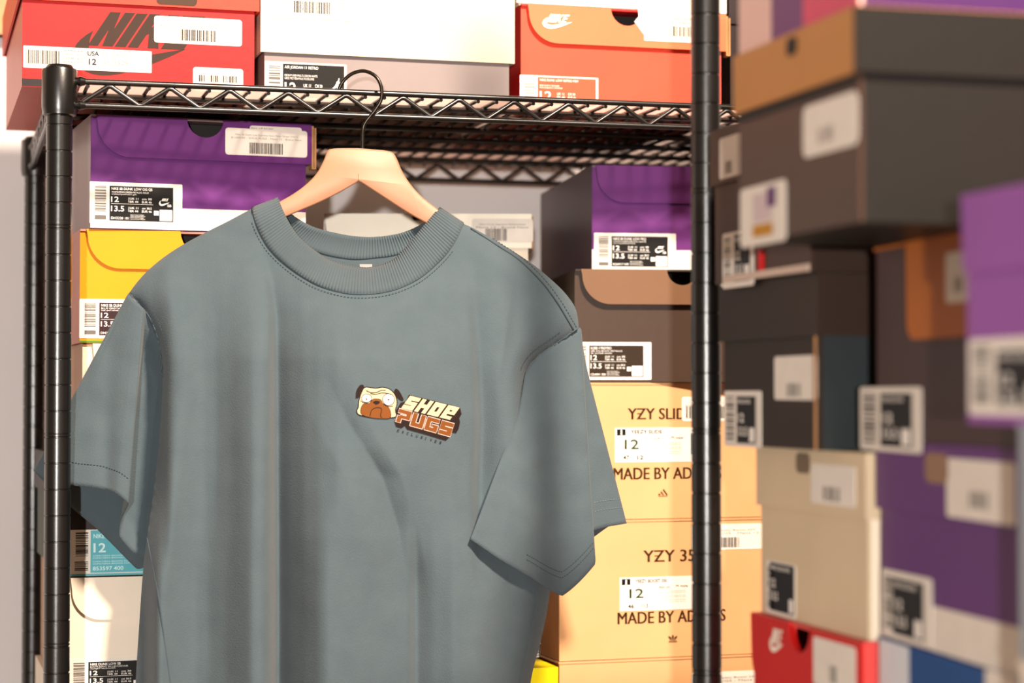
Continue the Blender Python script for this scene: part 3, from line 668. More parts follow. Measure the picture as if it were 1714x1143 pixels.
m_wood = mat('maple_wood', (172, 122, 94), 0.5, 0, 0.10, 11.0, 0.08, 120)
nt = m_wood.node_tree
for n in nt.nodes:
    if n.type == 'TEX_NOISE' and abs(n.inputs['Scale'].default_value - 11.0) < .01:
        mp = nt.nodes.new('ShaderNodeMapping'); mp.inputs['Scale'].default_value = (1.0, 6.0, 4.0)
        nt.links.new(nt.nodes['Texture Coordinate'].outputs['Object'], mp.inputs['Vector']); nt.links.new(mp.outputs['Vector'], n.inputs['Vector'])
m_hook = mat('gunmetal_wire', (60, 54, 48), 0.28, 0.9, 0.1, 40)
hroot = empty('clothes_hanger', Q0)
tag(hroot, 'pale wooden clothes hanger with dark metal hook inside the blue t-shirt', 'hanger')
def spl(pts, n=8):
    pts = [np.array(p, float) for p in pts]; out = []
    for i in range(len(pts) - 1):
        a = pts[max(i - 1, 0)]; b = pts[i]; c = pts[i + 1]; e = pts[min(i + 2, len(pts) - 1)]
        for k in range(n):
            t = k / n
            out.append(0.5 * (2 * b + (c - a) * t + (2 * a - 5 * b + 4 * c - e) * t * t + (3 * b - a - 3 * c + e) * t ** 3))
    out.append(pts[-1]); return np.array(out)
def half(side):
    if side < 0:
        up = spl([(600, 248), (575, 248), (556, 249), (548, 253), (541, 270), (530, 290), (513, 308), (490, 325), (462, 341), (400, 378), (335, 414)], 5)
        lo = spl([(338, 436), (400, 404), (455, 374), (490, 358), (530, 341), (565, 324), (600, 304)], 5)
    else:
        up = spl([(600, 248), (625, 250), (646, 252), (658, 256), (665, 267), (672, 284), (684, 304), (700, 323), (722, 342), (790, 392), (858, 444)], 5)
        lo = spl([(852, 466), (790, 424), (735, 386), (710, 372), (680, 355), (640, 329), (600, 303)], 5)
    return np.vstack([up, lo])
def slab(pts, v0, v1, inset=1.8):
    c = pts.mean(0); n = len(pts)
    nx = np.roll(pts, -1, 0) - np.roll(pts, 1, 0); nrm = np.stack([nx[:, 1], -nx[:, 0]], 1)
    nrm /= np.maximum(np.linalg.norm(nrm, axis=1, keepdims=True), 1e-6)
    area = 0.5 * np.sum(pts[:, 0] * np.roll(pts[:, 1], -1) - np.roll(pts[:, 0], -1) * pts[:, 1])
    if area < 0: nrm = -nrm
    ins = pts - nrm * inset * 1.6
    rings = [(ins, v1), (pts - nrm * .5, v1 - inset * .6), (pts, v1 - inset * 1.6), (pts, v0 + inset * 1.6), (pts - nrm * .5, v0 + inset * .6), (ins, v0)]
    m = MB(); vs = []
    for q, v in rings: vs += [tuple(S(a, b, v) - Q0) for a, b in q]
    k = len(rings); fs = [tuple(range(n)), tuple((k - 1) * n + i for i in range(n - 1, -1, -1))]
    for j in range(k - 1):
        for i in range(n): fs.append((j * n + i, (j + 1) * n + i, (j + 1) * n + (i + 1) % n, j * n + (i + 1) % n))
    m.add(vs, fs); return m
hl = half(-1); hr = half(1); nu = 51
ring = np.vstack([hr[:nu], hr[nu:], hl[nu:][::-1][1:], hl[:nu][::-1][:-1]])
o = slab(ring, -6.5, 6.5).build('hanger_body', m_wood, hroot); smooth_by_angle(o, 50)
MB().tube([tuple(S(600, 291, 6.3) - Q0), tuple(S(600, 303, 6.3) - Q0)], 0.0004, 5).build('glue_joint', mat('joint_brown', (120, 84, 56), 0.8, 0, .1, 40), hroot)
hp = spl([(607, 262, 0), (607, 235, 0), (608, 215, 0), (613, 203, 1), (628, 184, 3), (638, 166, 4.5), (638, 145, 5.0), (629, 128, 4), (611, 119, 1), (592, 122, -2), (577, 133, -4.5), (568, 148, -6), (566, 158, -6.5)], 6)
o = MB().tube([tuple(S(a, b, c) - Q0) for a, b, c in hp], 0.0019, 10).build('hook', m_hook, hroot); smooth_by_angle(o, 60)

# --- cotton
def cotton(name, rib=False):
    m = bpy.data.materials.new(name); m.use_nodes = True; nt = m.node_tree; b = nt.nodes['Principled BSDF']
    b.inputs['Roughness'].default_value = 0.85; b.inputs['Specular IOR Level'].default_value = 0.15
    b.inputs['Sheen Weight'].default_value = 0.12; b.inputs['Sheen Roughness'].default_value = 0.6
    tc = nt.nodes.new('ShaderNodeTexCoord')
    n1 = nt.nodes.new('ShaderNodeTexNoise'); n1.inputs['Scale'].default_value = 40; n1.inputs['Detail'].default_value = 6; n1.inputs['Roughness'].default_value = 0.65
    rp = nt.nodes.new('ShaderNodeValToRGB'); rp.color_ramp.elements[0].position = 0.32; rp.color_ramp.elements[1].position = 0.72
    c0 = srgb((71, 84, 91)); c1 = srgb((76, 89, 95))
    rp.color_ramp.elements[0].color = c0; rp.color_ramp.elements[1].color = c1
    nt.links.new(tc.outputs['Object'], n1.inputs['Vector']); nt.links.new(n1.outputs['Fac'], rp.inputs['Fac']); nt.links.new(rp.outputs['Color'], b.inputs['Base Color'])
    bp = nt.nodes.new('ShaderNodeBump')
    if rib:
        uv = nt.nodes.new('ShaderNodeUVMap'); wv = nt.nodes.new('ShaderNodeTexWave'); wv.wave_type = 'BANDS'; wv.bands_direction = 'X'
        wv.inputs['Scale'].default_value = 1.0; wv.inputs['Distortion'].default_value = 0.4
        nt.links.new(uv.outputs['UV'], wv.inputs['Vector']); nt.links.new(wv.outputs['Fac'], bp.inputs['Height'])
        bp.inputs['Strength'].default_value = 0.7; bp.inputs['Distance'].default_value = 0.0016
    else:
        n2 = nt.nodes.new('ShaderNodeTexNoise'); n2.inputs['Scale'].default_value = 700; n2.inputs['Detail'].default_value = 2
        nt.links.new(tc.outputs['Object'], n2.inputs['Vector']); nt.links.new(n2.outputs['Fac'], bp.inputs['Height'])
        bp.inputs['Strength'].default_value = 0.35; bp.inputs['Distance'].default_value = 0.0012
    nt.links.new(bp.outputs['Normal'], b.inputs['Normal'])
    return m
m_cot = cotton('slate_blue_cotton'); m_rib = cotton('slate_blue_rib', True)
m_thread = mat('dark_thread', (46, 60, 66), 0.8, 0, 0.1, 80); m_threadl = mat('pale_thread', (104, 122, 128), 0.8, 0, 0.1, 80)
m_seam = mat('seam_cotton', (62, 78, 86), 0.85, 0, 0.1, 60)

troot = empty('t_shirt', Q0); tag(troot, 'slate blue short-sleeved t-shirt with cartoon dog chest print on a wooden hanger', 't-shirt')
def smst(a, b, x): t = np.clip((x - a) / (b - a), 0, 1); return t * t * (3 - 2 * t)
def ip(pts, y):                                    # piecewise linear lookup
    pts = np.array(pts, float); return np.interp(y, pts[:, 0], pts[:, 1])
SH_L = spl([(215, 492), (228, 474), (246, 454), (272, 432), (302, 412), (340, 391), (380, 371), (422, 349)], 6)
NECK_F = spl([(422, 349), (431, 380), (452, 417), (489, 451), (528, 475), (567, 488), (600, 492), (635, 490), (670, 481), (705, 463), (740, 432), (761, 404), (775, 374)], 6)
SH_R = spl([(775, 374), (800, 386), (845, 412), (890, 441), (925, 470), (948, 493), (964, 518), (969, 548)], 6)
SIDE_L = spl([(215, 492), (240, 516), (257, 545), (268, 585), (272, 640), (266, 740), (256, 830), (246, 900), (239, 960), (232, 1060), (227, 1143), (222, 1270), (218, 1395)], 8)
SIDE_R = spl([(969, 548), (932, 574), (898, 598), (880, 624), (876, 670), (888, 760), (906, 860), (921, 960), (918, 1010), (906, 1070), (888, 1143), (876, 1270), (868, 1395)], 8)
NECK_B = spl([(422, 349), (436, 372), (470, 398), (526, 420), (557, 429), (595, 434), (634, 431), (665, 426), (715, 408), (755, 388), (775, 374)], 6)
EDGE = np.vstack([SH_L, SH_R, SIDE_L, SIDE_R])
def dens(p, n):
    p = np.asarray(p, float); s = np.r_[0, np.cumsum(np.linalg.norm(np.diff(p, axis=0), axis=1))]
    t = np.linspace(0, s[-1], n); return np.stack([np.interp(t, s, p[:, i]) for i in range(p.shape[1])], 1)
ED_SH = dens(np.vstack([SH_L]), 200); ED_SH2 = dens(SH_R, 200); ED_L = dens(SIDE_L, 300); ED_R = dens(SIDE_R, 300)
def mind(x, y, E):
    out = np.full(x.shape, 1e9)
    for a in range(0, len(E), 50):
        q = E[a:a + 50]
        dd = (x[..., None] - q[:, 0]) ** 2 + (y[..., None] - q[:, 1]) ** 2
        out = np.minimum(out, dd.min(-1))
    return np.sqrt(out)
def valley(x, y, path, wl, wr, dep, pw=1.6):
    xc = ip(path, y); dd = x - xc; q = np.where(dd < 0, -dd / wl, dd / wr)
    return -ip(dep, y) * np.clip(1 - q, 0, 1) ** pw
_px = np.arange(150, 1050.0, 1.0)
_pv = np.interp(_px, [150, 258, 284, 322, 340, 362, 386, 406, 422, 438, 455, 460, 484, 508, 534, 566, 600, 700, 760, 793, 799, 830, 866, 920, 1050],
                [0, 2, 34, 20, 15, 18, 30, 45, 54, 54, 43, 6, 32, 52, 65, 74, 75, 58, 44, 33, 12, 24, 29, 10, 8])
_pb = np.interp(_px, [150, 240, 264, 300, 326, 350, 378, 402, 420, 438, 456, 461, 486, 512, 534, 548, 600, 688, 693, 725, 760, 800, 850, 930, 1050],
                [0, 2, 36, 22, 15, 18, 30, 46, 57, 56, 44, 4, 32, 56, 72, 76, 70, 52, 40, 52, 58, 48, 28, 10, 8])
def _sm(p, sg):
    k = np.exp(-0.5 * (np.arange(-30, 31) / sg) ** 2); k /= k.sum()
    return np.convolve(np.pad(p, 30, mode='edge'), k, mode='valid')
_pv = _sm(_pv, 4.5); _pb = _sm(_pb, 4.5)
def folds(x, y):
    sh = ip([(390, -25), (430, -18), (470, -8), (530, -1), (700, 0), (1400, 0)], y) * np.exp(-((x - 440) / 110.0) ** 2)
    sh = sh + ip([(385, -24), (480, -10), (580, -2), (700, 4), (820, 0)], y) * np.exp(-((x - 790) / 70.0) ** 2)
    A = ip([(395, 0), (440, .10), (500, .30), (600, .74), (750, 1.08), (900, 1.22), (1400, 1.25)], y)
    B = smst(760, 1010, y)
    xs = x - sh
    g = A * (np.interp(xs, _px, _pv) * (1 - B) + np.interp(xs, _px, _pb) * B)
    g += valley(x, y, [(600, 530), (650, 556), (700, 580), (800, 640), (880, 665), (960, 680), (1060, 692)], 60, 34, [(620, 0), (700, 5), (790, 14), (880, 12), (980, 5), (1060, 0)], 1.25)
    g += valley(x, y, [(430, 866), (520, 850), (640, 835)], 44, 40, [(430, 0), (500, 6), (600, 5), (660, 0)], 1.8)
    return g
def vfront(x, y):
    x = np.asarray(x, float); y = np.asarray(y, float)
    base = 15 + 3 * smst(380, 720, y)
    cxm = (x - 575) / 380.0
    base = base + 8 * (1 - np.clip(np.abs(cxm), 0, 1) ** 2) * smst(400, 520, y) * (1 - smst(560, 760, y))
    v = base + folds(x, y)
    dsh = np.minimum(mind(x, y, ED_SH), mind(x, y, ED_SH2)); q = np.clip(dsh / 34.0, 0, 1); v = v * np.sqrt(np.clip(1 - (1 - q) ** 2, 0, 1))
    dl = np.minimum(mind(x, y, ED_L), mind(x, y, ED_R)); q = np.clip(dl / 46.0, 0, 1)
    ve = 6.0 * smst(492, 560, y)
    v = ve + (v - ve) * np.sqrt(np.clip(1 - (1 - q) ** 2, 0, 1))
    return v
def vback(x, y):
    x = np.asarray(x, float); y = np.asarray(y, float)
    base = -(13 + 12 * smst(380, 720, y)) + 4 * np.sin(x / 37.0) * smst(500, 800, y)
    dsh = np.minimum(mind(x, y, ED_SH), mind(x, y, ED_SH2)); q = np.clip(dsh / 34.0, 0, 1); v = base * np.sqrt(np.clip(1 - (1 - q) ** 2, 0, 1))
    dl = np.minimum(mind(x, y, ED_L), mind(x, y, ED_R)); q = np.clip(dl / 46.0, 0, 1)
    ve = 6.0 * smst(492, 560, y)
    return ve + (v - ve) * np.sqrt(np.clip(1 - (1 - q) ** 2, 0, 1))
def coons(neck, nc, nr):
    T = np.vstack([dens(SH_L, nc // 4 + 1)[:-1], dens(neck, nc // 2 + 1)[:-1], dens(SH_R, nc - nc // 4 - nc // 2)])
    L = dens(SIDE_L, nr); Rr = dens(SIDE_R, nr)
    n = len(T)
    s0 = np.r_[0, np.cumsum(np.abs(np.diff(T[:, 0])) + 1.2)]; s0 /= s0[-1]
    Bt = np.stack([L[-1, 0] + (Rr[-1, 0] - L[-1, 0]) * s0, np.full(n, L[-1, 1]) + 4 * np.sin(s0 * 9)], 1)
    Bt[0] = L[-1]; Bt[-1] = Rr[-1]
    t = np.linspace(0, 1, nr)[:, None, None]; s = s0[None, :, None]
    ruled1 = (1 - t) * T[None] + t * Bt[None]
    ruled2 = (1 - s) * L[:, None] + s * Rr[:, None]
    bil = (1 - s) * (1 - t) * T[0] + s * (1 - t) * T[-1] + (1 - s) * t * Bt[0] + s * t * Bt[-1]
    g = ruled1 + ruled2 - bil
    for _ in range(260):                                  # relax the interior so that no columns cross
        g[1:-1, 1:-1] = 0.25 * (g[:-2, 1:-1] + g[2:, 1:-1] + g[1:-1, :-2] + g[1:-1, 2:])
    return g
def grid_mesh(G3, flip=False, off=0):
    nr, nc = G3.shape[:2]
    f = []
    for i in range(nr - 1):
        for j in range(nc - 1):
            a, b, c, e = i * nc + j, i * nc + j + 1, (i + 1) * nc + j + 1, (i + 1) * nc + j
            f.append((a, e, c, b) if not flip else (a, b, c, e))
    return [tuple(q) for q in G3.reshape(-1, 3)], f
G = coons(NECK_F, 220, 170); vf = vfront(G[..., 0], G[..., 1])
jit = np.array([[noise.noise(Vector((G[i, j, 0] / 42.0, G[i, j, 1] / 60.0, 3.1))) * 1.1 for j in range(G.shape[1])] for i in range(G.shape[0])])
ed = np.ones(jit.shape); ed[:, 0] = ed[:, -1] = 0; ed[0] = 0
G3 = Sarr(G[..., 0], G[..., 1], vf + jit * ed) - Q0
mb = MB(); mb.add(*grid_mesh(G3))
Gb = coons(NECK_B, 170, 90); vb = vback(Gb[..., 0], Gb[..., 1])
mb.add(*grid_mesh(Sarr(Gb[..., 0], Gb[..., 1], vb) - Q0, True))
shirt = mb.build('shirt_body', m_cot, troot, True)
bm = bmesh.new(); bm.from_mesh(shirt.data); bmesh.ops.remove_doubles(bm, verts=bm.verts, dist=0.0004); bm.to_mesh(shirt.data); bm.free()

# --- sleeves: loft between the armhole loop and the cuff loop (pixel, pixel, mm)
def loop(pts, n=160):
    p = np.array(pts, float); m = len(p); out = []
    for i in range(m):
        a, b, c, e = p[i - 1], p[i], p[(i + 1) % m], p[(i + 2) % m]
        for k in range(n // m):
            t = k / (n // m)
            cr = 0.5 * (2 * b + (c - a) * t + (2 * a - 5 * b + 4 * c - e) * t * t + (3 * b - a - 3 * c + e) * t ** 3)
            out.append(0.45 * cr + 0.55 * (b + (c - b) * t))
    return np.array(out)
def sleeve(A, C, name, warp):
    a = loop(A); c = loop(C); nr = 44; rows = []
    for i in range(nr):
        t = i / (nr - 1); q = a * (1 - t) + c * t
        q = warp(q, t); rows.append(q)
    Q = np.array(rows); n = Q.shape[1]
    P3 = Sarr(Q[..., 0], Q[..., 1], Q[..., 2]) - Q0
    f = [(i * n + j, i * n + (j + 1) % n, (i + 1) * n + (j + 1) % n, (i + 1) * n + j) for i in range(nr - 1) for j in range(n)]
    o = MB().add([tuple(v) for v in P3.reshape(-1, 3)], f).build(name, m_cot, troot, True)
    sm = o.modifiers.new('thick', 'SOLIDIFY'); sm.thickness = 0.0014; sm.offset = 0
    return o, Q
def nz(q, s, amp, t):
    for k in range(len(q)):
        q[k, 2] += amp * math.sin(math.pi * min(1, t * 1.1)) * noise.noise(Vector((q[k, 0] / s, q[k, 1] / s, q[k, 2] / 40.0)))
    return q
A_R = [(969, 548, 0), (932, 574, 9), (898, 598, 14), (880, 624, 16), (876, 670, 16), (880, 720, 10), (892, 770, 0), (930, 720, -14), (962, 640, -18), (973, 585, -12), (973, 560, -6)]
C_Rr = [(995, 945, 20), (941, 997, 30), (882, 963, 60), (836, 936, 74), (788, 903, 82), (800, 912, 74), (870, 945, 52), (955, 925, 6), (1020, 880, -22), (1048, 876, -16), (992, 889, 0)]
def warp_r(q, t):
    q[:, 2] += 8 * math.sin(math.pi * t) * np.clip((q[:, 2] - 0) / 20.0, 0, 1)
    return nz(q, 38.0, 3.2, t)
sr, QR = sleeve(A_R, C_Rr, 'sleeve', warp_r)
A_L = [(215, 492, 0), (218, 495, 4), (222, 499, 7), (227, 504, 9), (232, 508, 10), (239, 515, 11), (245, 524, 6), (253, 539, 2), (263, 562, -2), (282, 600, -6), (282, 628, -30), (252, 640, -40), (234, 630, -42), (221, 598, -36), (214, 555, -24), (212, 515, -8)]
C_L = [(57, 788, -6), (82, 804, 6), (118, 812, 12), (162, 816, 20), (195, 827, 25), (214, 842, 22), (205, 864, 0), (200, 897, -10), (222, 924, -12), (250, 938, -10), (240, 950, -34), (228, 951, -40), (195, 918, -45), (162, 885, -45), (118, 848, -42), (80, 814, -26)]
def warp_l(q, t):
    q = nz(q, 45.0, 2.5, t)
    k = np.exp(-((q[:, 0] - (178 + 8 * (1 - t))) / 16.0) ** 2) * (q[:, 2] > 2)
    q[:, 2] -= 6 * k * t
    sg = len(q) / 16.0; u = np.arange(len(q)) / sg; u = np.interp(u, [0, 5.05, 5.9, 8.4, 9.6, 16], [0, 0, 1, 1, 0, 0])
    q[:, 2] -= 18 * u * float(smst(0, .2, t) * (1 - .6 * smst(.88, 1, t)))
    return q
sl, QL = sleeve(A_L, C_L, 'sleeve', warp_l)

# --- collar rib
def resamp(p, n): return dens(p, n)
IN_F = spl([(465, 332), (478, 363), (502, 399), (541, 430), (567, 441), (600, 448), (624, 448), (652, 439), (670, 425), (694, 397), (715, 372), (735, 348)], 6)
IN_B = spl([(735, 348), (724, 362), (711, 373), (685, 386), (660, 393), (624, 397), (590, 395), (557, 389), (524, 380), (493, 363), (476, 346), (465, 332)], 6)
nF, nB = 110, 90
inn = np.vstack([resamp(IN_F, nF)[:-1], resamp(IN_B, nB)[:-1]])
out_ = np.vstack([resamp(NECK_F, nF)[:-1], resamp(NECK_B[::-1], nB)[:-1]])
n = len(inn)
vo = np.r_[vfront(out_[:nF - 1, 0], out_[:nF - 1, 1]) + 1.2, vback(out_[nF - 1:, 0], out_[nF - 1:, 1]) + 0.5]
tt = np.r_[np.linspace(0, 1, nF)[:-1], np.linspace(0, 1, nB)[:-1]]
front = np.arange(n) < nF - 1
vi = np.where(front, 2 + 15 * np.sin(np.pi * tt) ** 0.6, 2 - 17 * np.sin(np.pi * tt) ** 0.6)
K = 7; rows = []
for k in range(K):
    s = k / (K - 1)
    px = inn * (1 - s) + out_ * s
    v = vi * (1 - s) + vo * s + 2.2 * math.sin(math.pi * s) * np.where(front, 1, -1)
    rows.append(Sarr(px[:, 0], px[:, 1], v) - Q0)
rows = np.array(rows)
fs = [(i * n + j, i * n + (j + 1) % n, (i + 1) * n + (j + 1) % n, (i + 1) * n + j) for i in range(K - 1) for j in range(n)]
col = MB().add([tuple(v) for v in rows.reshape(-1, 3)], fs).build('collar', m_rib, troot, True)
uvl = col.data.uv_layers.new(name='UVMap')
mid_ = rows[K // 2]; arcs = np.r_[0, np.cumsum(np.linalg.norm(np.roll(mid_, -1, 0) - mid_, axis=1))]
for p_ in col.data.polygons:
    for li in p_.loop_indices:
        vi_ = col.data.loops[li].vertex_index; r_, c_ = divmod(vi_, n)
        u = arcs[c_]
        if c_ == 0 and any(col.data.loops[q].vertex_index % n == n - 1 for q in p_.loop_indices): u = arcs[-1]
        uvl.data[li].uv = (u * 1000 / 2.1 * 0.3183 * .72, r_ / (K - 1))
sm = col.modifiers.new('thick', 'SOLIDIFY'); sm.thickness = 0.0026; sm.offset = 0

# --- seams and stitching
def on_front(p, dv=0.6): p = np.asarray(p, float); return Sarr(p[:, 0], p[:, 1], vfront(p[:, 0], p[:, 1]) + dv) - Q0
def dashes(pts3, name, m, step=0.0034, ln=0.0020, r=0.00035):
    q = dens(pts3, max(2, int(np.sum(np.linalg.norm(np.diff(pts3, axis=0), axis=1)) / step)))
    mb = MB()
    for a, b in zip(q[:-1], q[1:]):
        mb.tube([tuple(a), tuple(a + (b - a) * (ln / step))], r, 4)
    return mb.build(name, m, troot)
def seam(pts3, name, r=0.0007, m=None):
    return MB().tube([tuple(q) for q in pts3], r, 6).build(name, m or m_seam, troot, True)
nk = resamp(NECK_F, 160); cm = np.array([600.0, 360.0])
dirv = nk - cm; dirv /= np.linalg.norm(dirv, axis=1, keepdims=True)
dashes(on_front((nk + dirv * 6.5)[8:-16], 1.0), 'neck_stitching', m_thread)
seam(on_front(nk, 0.9), 'neck_seam', 0.0008)
ar = spl([(969, 548), (932, 574), (898, 598), (880, 624), (876, 655)], 10)
seam(on_front(ar, 1.0), 'armhole_seam'); dashes(on_front(ar + np.array([-7.0, -9.0]), 1.2)[7:-8], 'armhole_stitching', m_thread)
al = spl([(217, 492), (240, 516), (257, 545), (268, 585), (272, 630)], 10)
seam(on_front(al, 1.0), 'armhole_seam'); dashes(on_front(al + np.array([10.0, -3.0]), 1.2)[4:], 'armhole_stitching', m_thread)
sh = spl([(788, 382), (830, 409), (870, 436), (905, 470), (932, 505), (950, 535), (960, 552)], 8)
seam(on_front(sh, 0.8), 'shoulder_seam', 0.0007, m_thread); dashes(on_front(sh + np.array([6.0, -3.0]), 1.0)[6:], 'shoulder_stitching', m_thread)
seam(on_front(spl([(246, 900), (254, 940), (264, 990), (275, 1070), (285, 1143), (300, 1280)], 8), 0.2), 'side_seam', 0.0006)
seam(on_front(spl([(900, 985), (892, 1030), (880, 1085), (870, 1143), (850, 1270)], 8), 0.2), 'side_seam', 0.0006)
def hem(Q, t, i0, i1, dv, nm, mth, wrapn=None):
    i = int(t * (Q.shape[0] - 1)); n_ = Q.shape[1]
    ids = [k % n_ for k in range(i0, i1)]
    q = Q[i, ids]; dashes(Sarr(q[:, 0], q[:, 1], q[:, 2] + dv) - Q0, nm, mth, 0.003, 0.0018, 0.0003)
nm_ = QR.shape[1] // len(A_R)
hem(QR, .935, 0, int(nm_ * 2.2), 1.3, 'hem_stitching', m_thread); hem(QR, .925, 0, int(nm_ * 2.2), 1.3, 'hem_stitching', m_thread)
hem(QR, .915, nm_ * 9, nm_ * 10, 1.3, 'hem_stitching', m_threadl); hem(QR, .87, nm_ * 9, nm_ * 10, 1.3, 'hem_stitching', m_threadl)
nl_ = QL.shape[1] // len(A_L)
hem(QL, .885, 0, nl_ * 5, 1.3, 'hem_stitching', m_thread); hem(QL, .895, 0, nl_ * 5, 1.3, 'hem_stitching', m_thread)
tg = [(602, 442), (623, 442), (623, 448), (602, 448)]
MB().add([tuple(S(a, b, -12.0 + c) - Q0) for c in (0, .6) for a, b in tg], [(3, 2, 1, 0), (4, 5, 6, 7), (0, 1, 5, 4), (1, 2, 6, 5), (2, 3, 7, 6), (3, 0, 4, 7)]).build('neck_tag', ink('tag_grey', (150, 150, 148)), troot)

# --- chest print, laid on the cloth
m_cream = ink('print_cream', (196, 176, 140), 0.8); m_dk = ink('print_dark_brown', (34, 22, 19), 0.8); m_bn = ink('print_brown', (112, 64, 26), 0.8)
m_pk = ink('print_blush', (190, 168, 160), 0.8); m_eye = ink('print_eye_white', (200, 188, 182), 0.8)
def cr(p): return (560 + p[0] / 7.142, 620 + p[1] / 7.142)   # coordinates read from the 7.14x crop
proot = empty('chest_print', (0, 0, 0), 0, troot)
def flat(polys, lift, name, m, parent=None, raw=False):
    bm = bmesh.new()
    for poly in polys:
        pts = [cr(q) for q in poly] if not raw else poly
        vs = [bm.verts.new((a, -b, 0)) for a, b in pts]
        try: bm.faces.new(vs)
        except ValueError: pass
    bmesh.ops.triangulate(bm, faces=bm.faces[:])
    for _ in range(3):
        lg = [e for e in bm.edges if e.calc_length() > 6.0]
        if not lg: break
        bmesh.ops.subdivide_edges(bm, edges=lg, cuts=1)
        bmesh.ops.triangulate(bm, faces=bm.faces[:])
    xy = np.array([(v.co.x, -v.co.y) for v in bm.verts])
    jt = np.array([noise.noise(Vector((a / 42.0, b / 60.0, 3.1))) * 1.1 for a, b in xy])
    w3 = Sarr(xy[:, 0], xy[:, 1], vfront(xy[:, 0], xy[:, 1]) + jt + lift) - Q0
    for v, q in zip(bm.verts, w3): v.co = q
    me = bpy.data.meshes.new(name); bm.to_mesh(me); bm.free(); me.materials.append(m)
    o = bpy.data.objects.new(name, me); COL.objects.link(o); o.parent = parent or proot
    return o
def sp(pts, n=5):
    q = spl(list(pts) + [pts[0]], n); return [tuple(v) for v in q[:-1]]
def grow(poly, r):
    p = np.array(poly, float); c = p.mean(0); nx = np.roll(p, -1, 0) - np.roll(p, 1, 0)
    nr = np.stack([nx[:, 1], -nx[:, 0]], 1); nr /= np.maximum(np.linalg.norm(nr, axis=1, keepdims=True), 1e-6)
    area = 0.5 * np.sum(p[:, 0] * np.roll(p[:, 1], -1) - np.roll(p[:, 0], -1) * p[:, 1])
    return [tuple(v) for v in (p + nr * r * (1 if area > 0 else -1))]
def line(pts, w):
    q = spl(pts, 5); t = np.gradient(q, axis=0); t /= np.linalg.norm(t, axis=1, keepdims=True); nn = np.stack([-t[:, 1], t[:, 0]], 1) * w / 2
    out = []
    for i in range(len(q) - 1): out.append([tuple(q[i] + nn[i]), tuple(q[i + 1] + nn[i + 1]), tuple(q[i + 1] - nn[i + 1]), tuple(q[i] - nn[i])])
    return out
head = sp([(290, 440), (298, 360), (330, 260), (365, 208), (430, 212), (500, 218), (570, 208), (640, 222), (700, 268), (732, 330), (740, 400), (722, 470), (730, 545), (650, 560), (480, 560), (310, 530), (272, 490)])
LZ = 0.75
flat([grow(head, 12)], LZ, 'dog_outline', m_dk)
flat([sp([(252, 330), (262, 240), (300, 180), (340, 172), (352, 205), (325, 250), (300, 310), (280, 328)])], LZ + .1, 'dog_ear', m_dk)
flat([sp([(712, 245), (730, 218), (765, 235), (800, 290), (826, 352), (795, 360), (750, 325), (722, 285)])], LZ + .1, 'dog_ear', m_dk)
flat([head], LZ + .2, 'dog_face', m_cream)
muz = sp([(318, 450), (345, 405), (420, 392), (455, 350), (500, 342), (550, 352), (575, 395), (640, 440), (668, 500), (660, 565), (560, 572), (430, 560), (322, 520)])
flat([grow(muz, 6)], LZ + .3, 'muzzle_outline', m_dk); flat([muz], LZ + .4, 'muzzle', m_bn)
eyes = [sp([(384 + 58 * math.cos(a), 332 + 47 * math.sin(a)) for a in np.linspace(0, 6.283, 11)[:-1]]), sp([(646 + 68 * math.cos(a), 347 + 66 * math.sin(a)) for a in np.linspace(0, 6.283, 11)[:-1]])]
flat([grow(e, 7) for e in eyes], LZ + .5, 'eye_outline', m_dk); flat(eyes, LZ + .6, 'eye', m_eye)
flat([sp([(382 + 9 * math.cos(a), 343 + 9 * math.sin(a)) for a in np.linspace(0, 6.283, 7)[:-1]]), sp([(646 + 10 * math.cos(a), 349 + 10 * math.sin(a)) for a in np.linspace(0, 6.283, 7)[:-1]]),
      sp([(458, 375), (495, 362), (540, 372), (530, 395), (498, 405), (470, 392)])] + line([(378, 238), (430, 262), (500, 262), (560, 236), (612, 238)], 9) + line([(430, 275), (490, 285), (560, 268), (640, 274), (680, 290)], 8)
     + line([(425, 545), (440, 480), (480, 450), (530, 445), (562, 462), (550, 540), (565, 562)], 8) + line([(588, 405), (640, 428), (700, 424)], 7) + line([(310, 360), (350, 385), (400, 382), (440, 350)], 6) + line([(495, 400), (495, 412)], 6), LZ + .75, 'dog_lines', m_dk)
def affine(o, r, d): o, r, d = (np.array(q, float) for q in (o, r, d)); return lambda u, v: tuple(o + r * u + d * v)
def letters(spec, aff):
    out = []
    for rects in spec: out.append([[aff(u, v) for u, v in poly] for poly in rects])
    return out
def rr(a, b, c, e): return [(a, b), (c, b), (c, e), (a, e)]
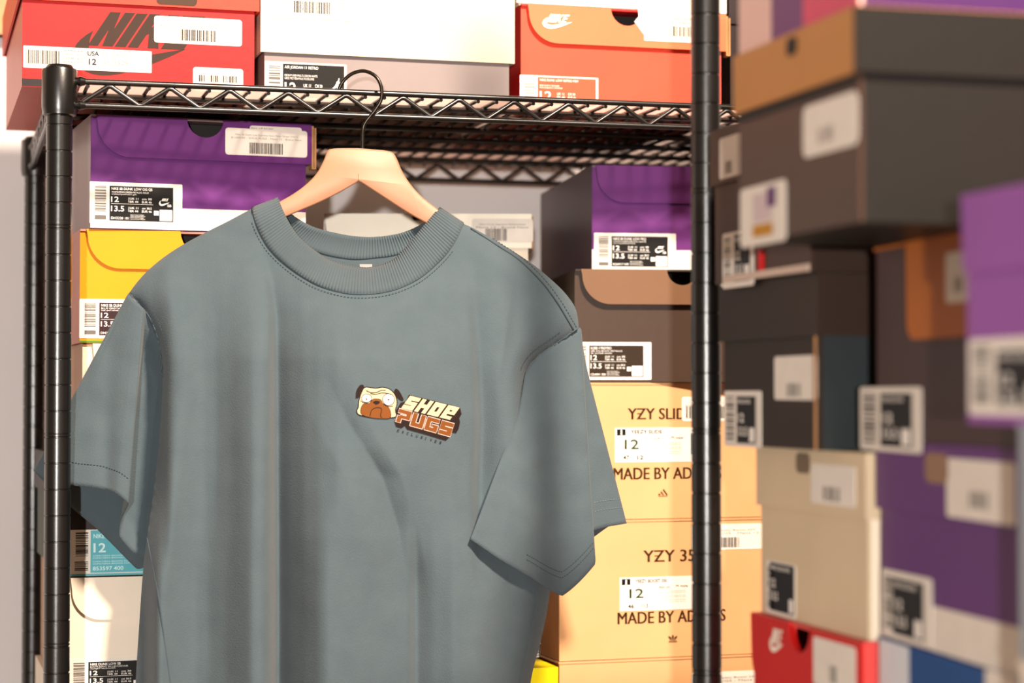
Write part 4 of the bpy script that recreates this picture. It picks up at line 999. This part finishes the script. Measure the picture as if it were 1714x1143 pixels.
# each letter cell is one unit wide; glyphs as unions of bars
gl = {'S': [rr(.04, 0, .96, .30), rr(.04, .30, .38, .42), rr(.04, .38, .96, .64), rr(.60, .60, .96, .70), rr(.04, .70, .96, 1.0)],
      'H': [rr(.04, 0, .36, 1), rr(.64, 0, .96, 1), rr(.30, .36, .70, .64)],
      'O': [rr(.04, 0, .96, .32), rr(.04, .68, .96, 1), rr(.04, .2, .40, .8), rr(.60, .2, .96, .8)],
      'E': [rr(.04, 0, .96, .30), rr(.04, .2, .40, .9), rr(.60, .2, .96, .62), rr(.35, .42, .96, .62), rr(.04, .76, .90, 1.0)],
      'P': [rr(.0, 0, .96, .28), rr(.64, .2, .96, .62), rr(.20, .42, .96, .66), rr(.04, .50, .36, 1.0)],
      'U': [rr(.04, 0, .36, 1), rr(.64, 0, .96, 1), rr(.04, .70, .96, 1.0)],
      'G': [rr(.04, 0, .96, .28), rr(.04, .2, .36, .9), rr(.04, .72, .96, 1.0), rr(.64, .48, .96, .9), rr(.50, .48, .96, .66)]}
def word(txt, o, r, d, adv):
    out = []
    for k, ch in enumerate(txt):
        u0 = k * adv; A_ = affine(np.array(o) + np.array(r, float) * u0, np.array(r, float) * adv * 0.94, d)
        out += [[A_(u, v) for u, v in q] for q in gl[ch]]
    return out
s_o, s_r, s_d = (898, 300), (612, 148), (-108, 148)
p_o, p_r, p_d = (775, 456), (672, 186), (-48, 152)
W1 = word('SHOE', s_o, s_r, s_d, .25); W2 = word('PUGS', p_o, p_r, p_d, .25)
slabp = [(890, 290), (1345, 402), (1500, 445), (1518, 520), (1490, 570), (1500, 620), (1482, 700), (1455, 748), (1395, 738), (1370, 800), (1330, 838), (1090, 765), (870, 705), (840, 660), (800, 690), (735, 670), (716, 610), (750, 545), (722, 500), (790, 385), (850, 370)]
flat([slabp], LZ + .25, 'lettering_shadow', m_dk)
flat([grow(q, 9) for q in W2], LZ + .45, 'lettering_outline', m_pk)
flat(W1, LZ + .55, 'lettering', m_cream); flat(W2, LZ + .6, 'lettering', m_bn)
tv, tf = text_mesh('EXCLUSIVES', .02)
bm = None
def text_on_cloth(body, o, r, d, name, m, lift, gap=.42):
    polys = []; n_ = len(body)
    mb = MB()
    for k, ch in enumerate(body):
        v, f = text_mesh(ch, .02); A_ = affine(np.array(o) + np.array(r, float) * (k / n_), np.array(r, float) * (gap * (0.35 if ch == 'I' else 1) / n_), d)
        pts = np.array([cr(A_(a, 1 - b)) for a, b in v])
        jt = np.array([noise.noise(Vector((a / 42.0, b / 60.0, 3.1))) * 1.1 for a, b in pts])
        w3 = Sarr(pts[:, 0], pts[:, 1], vfront(pts[:, 0], pts[:, 1]) + jt + lift) - Q0
        mb.add([tuple(q) for q in w3], f)
    return mb.build(name, m, proot)
text_on_cloth('EXCLUSIVES', (756, 700), (560, 160), (-12, 30), 'small_lettering', m_dk, LZ + .3)
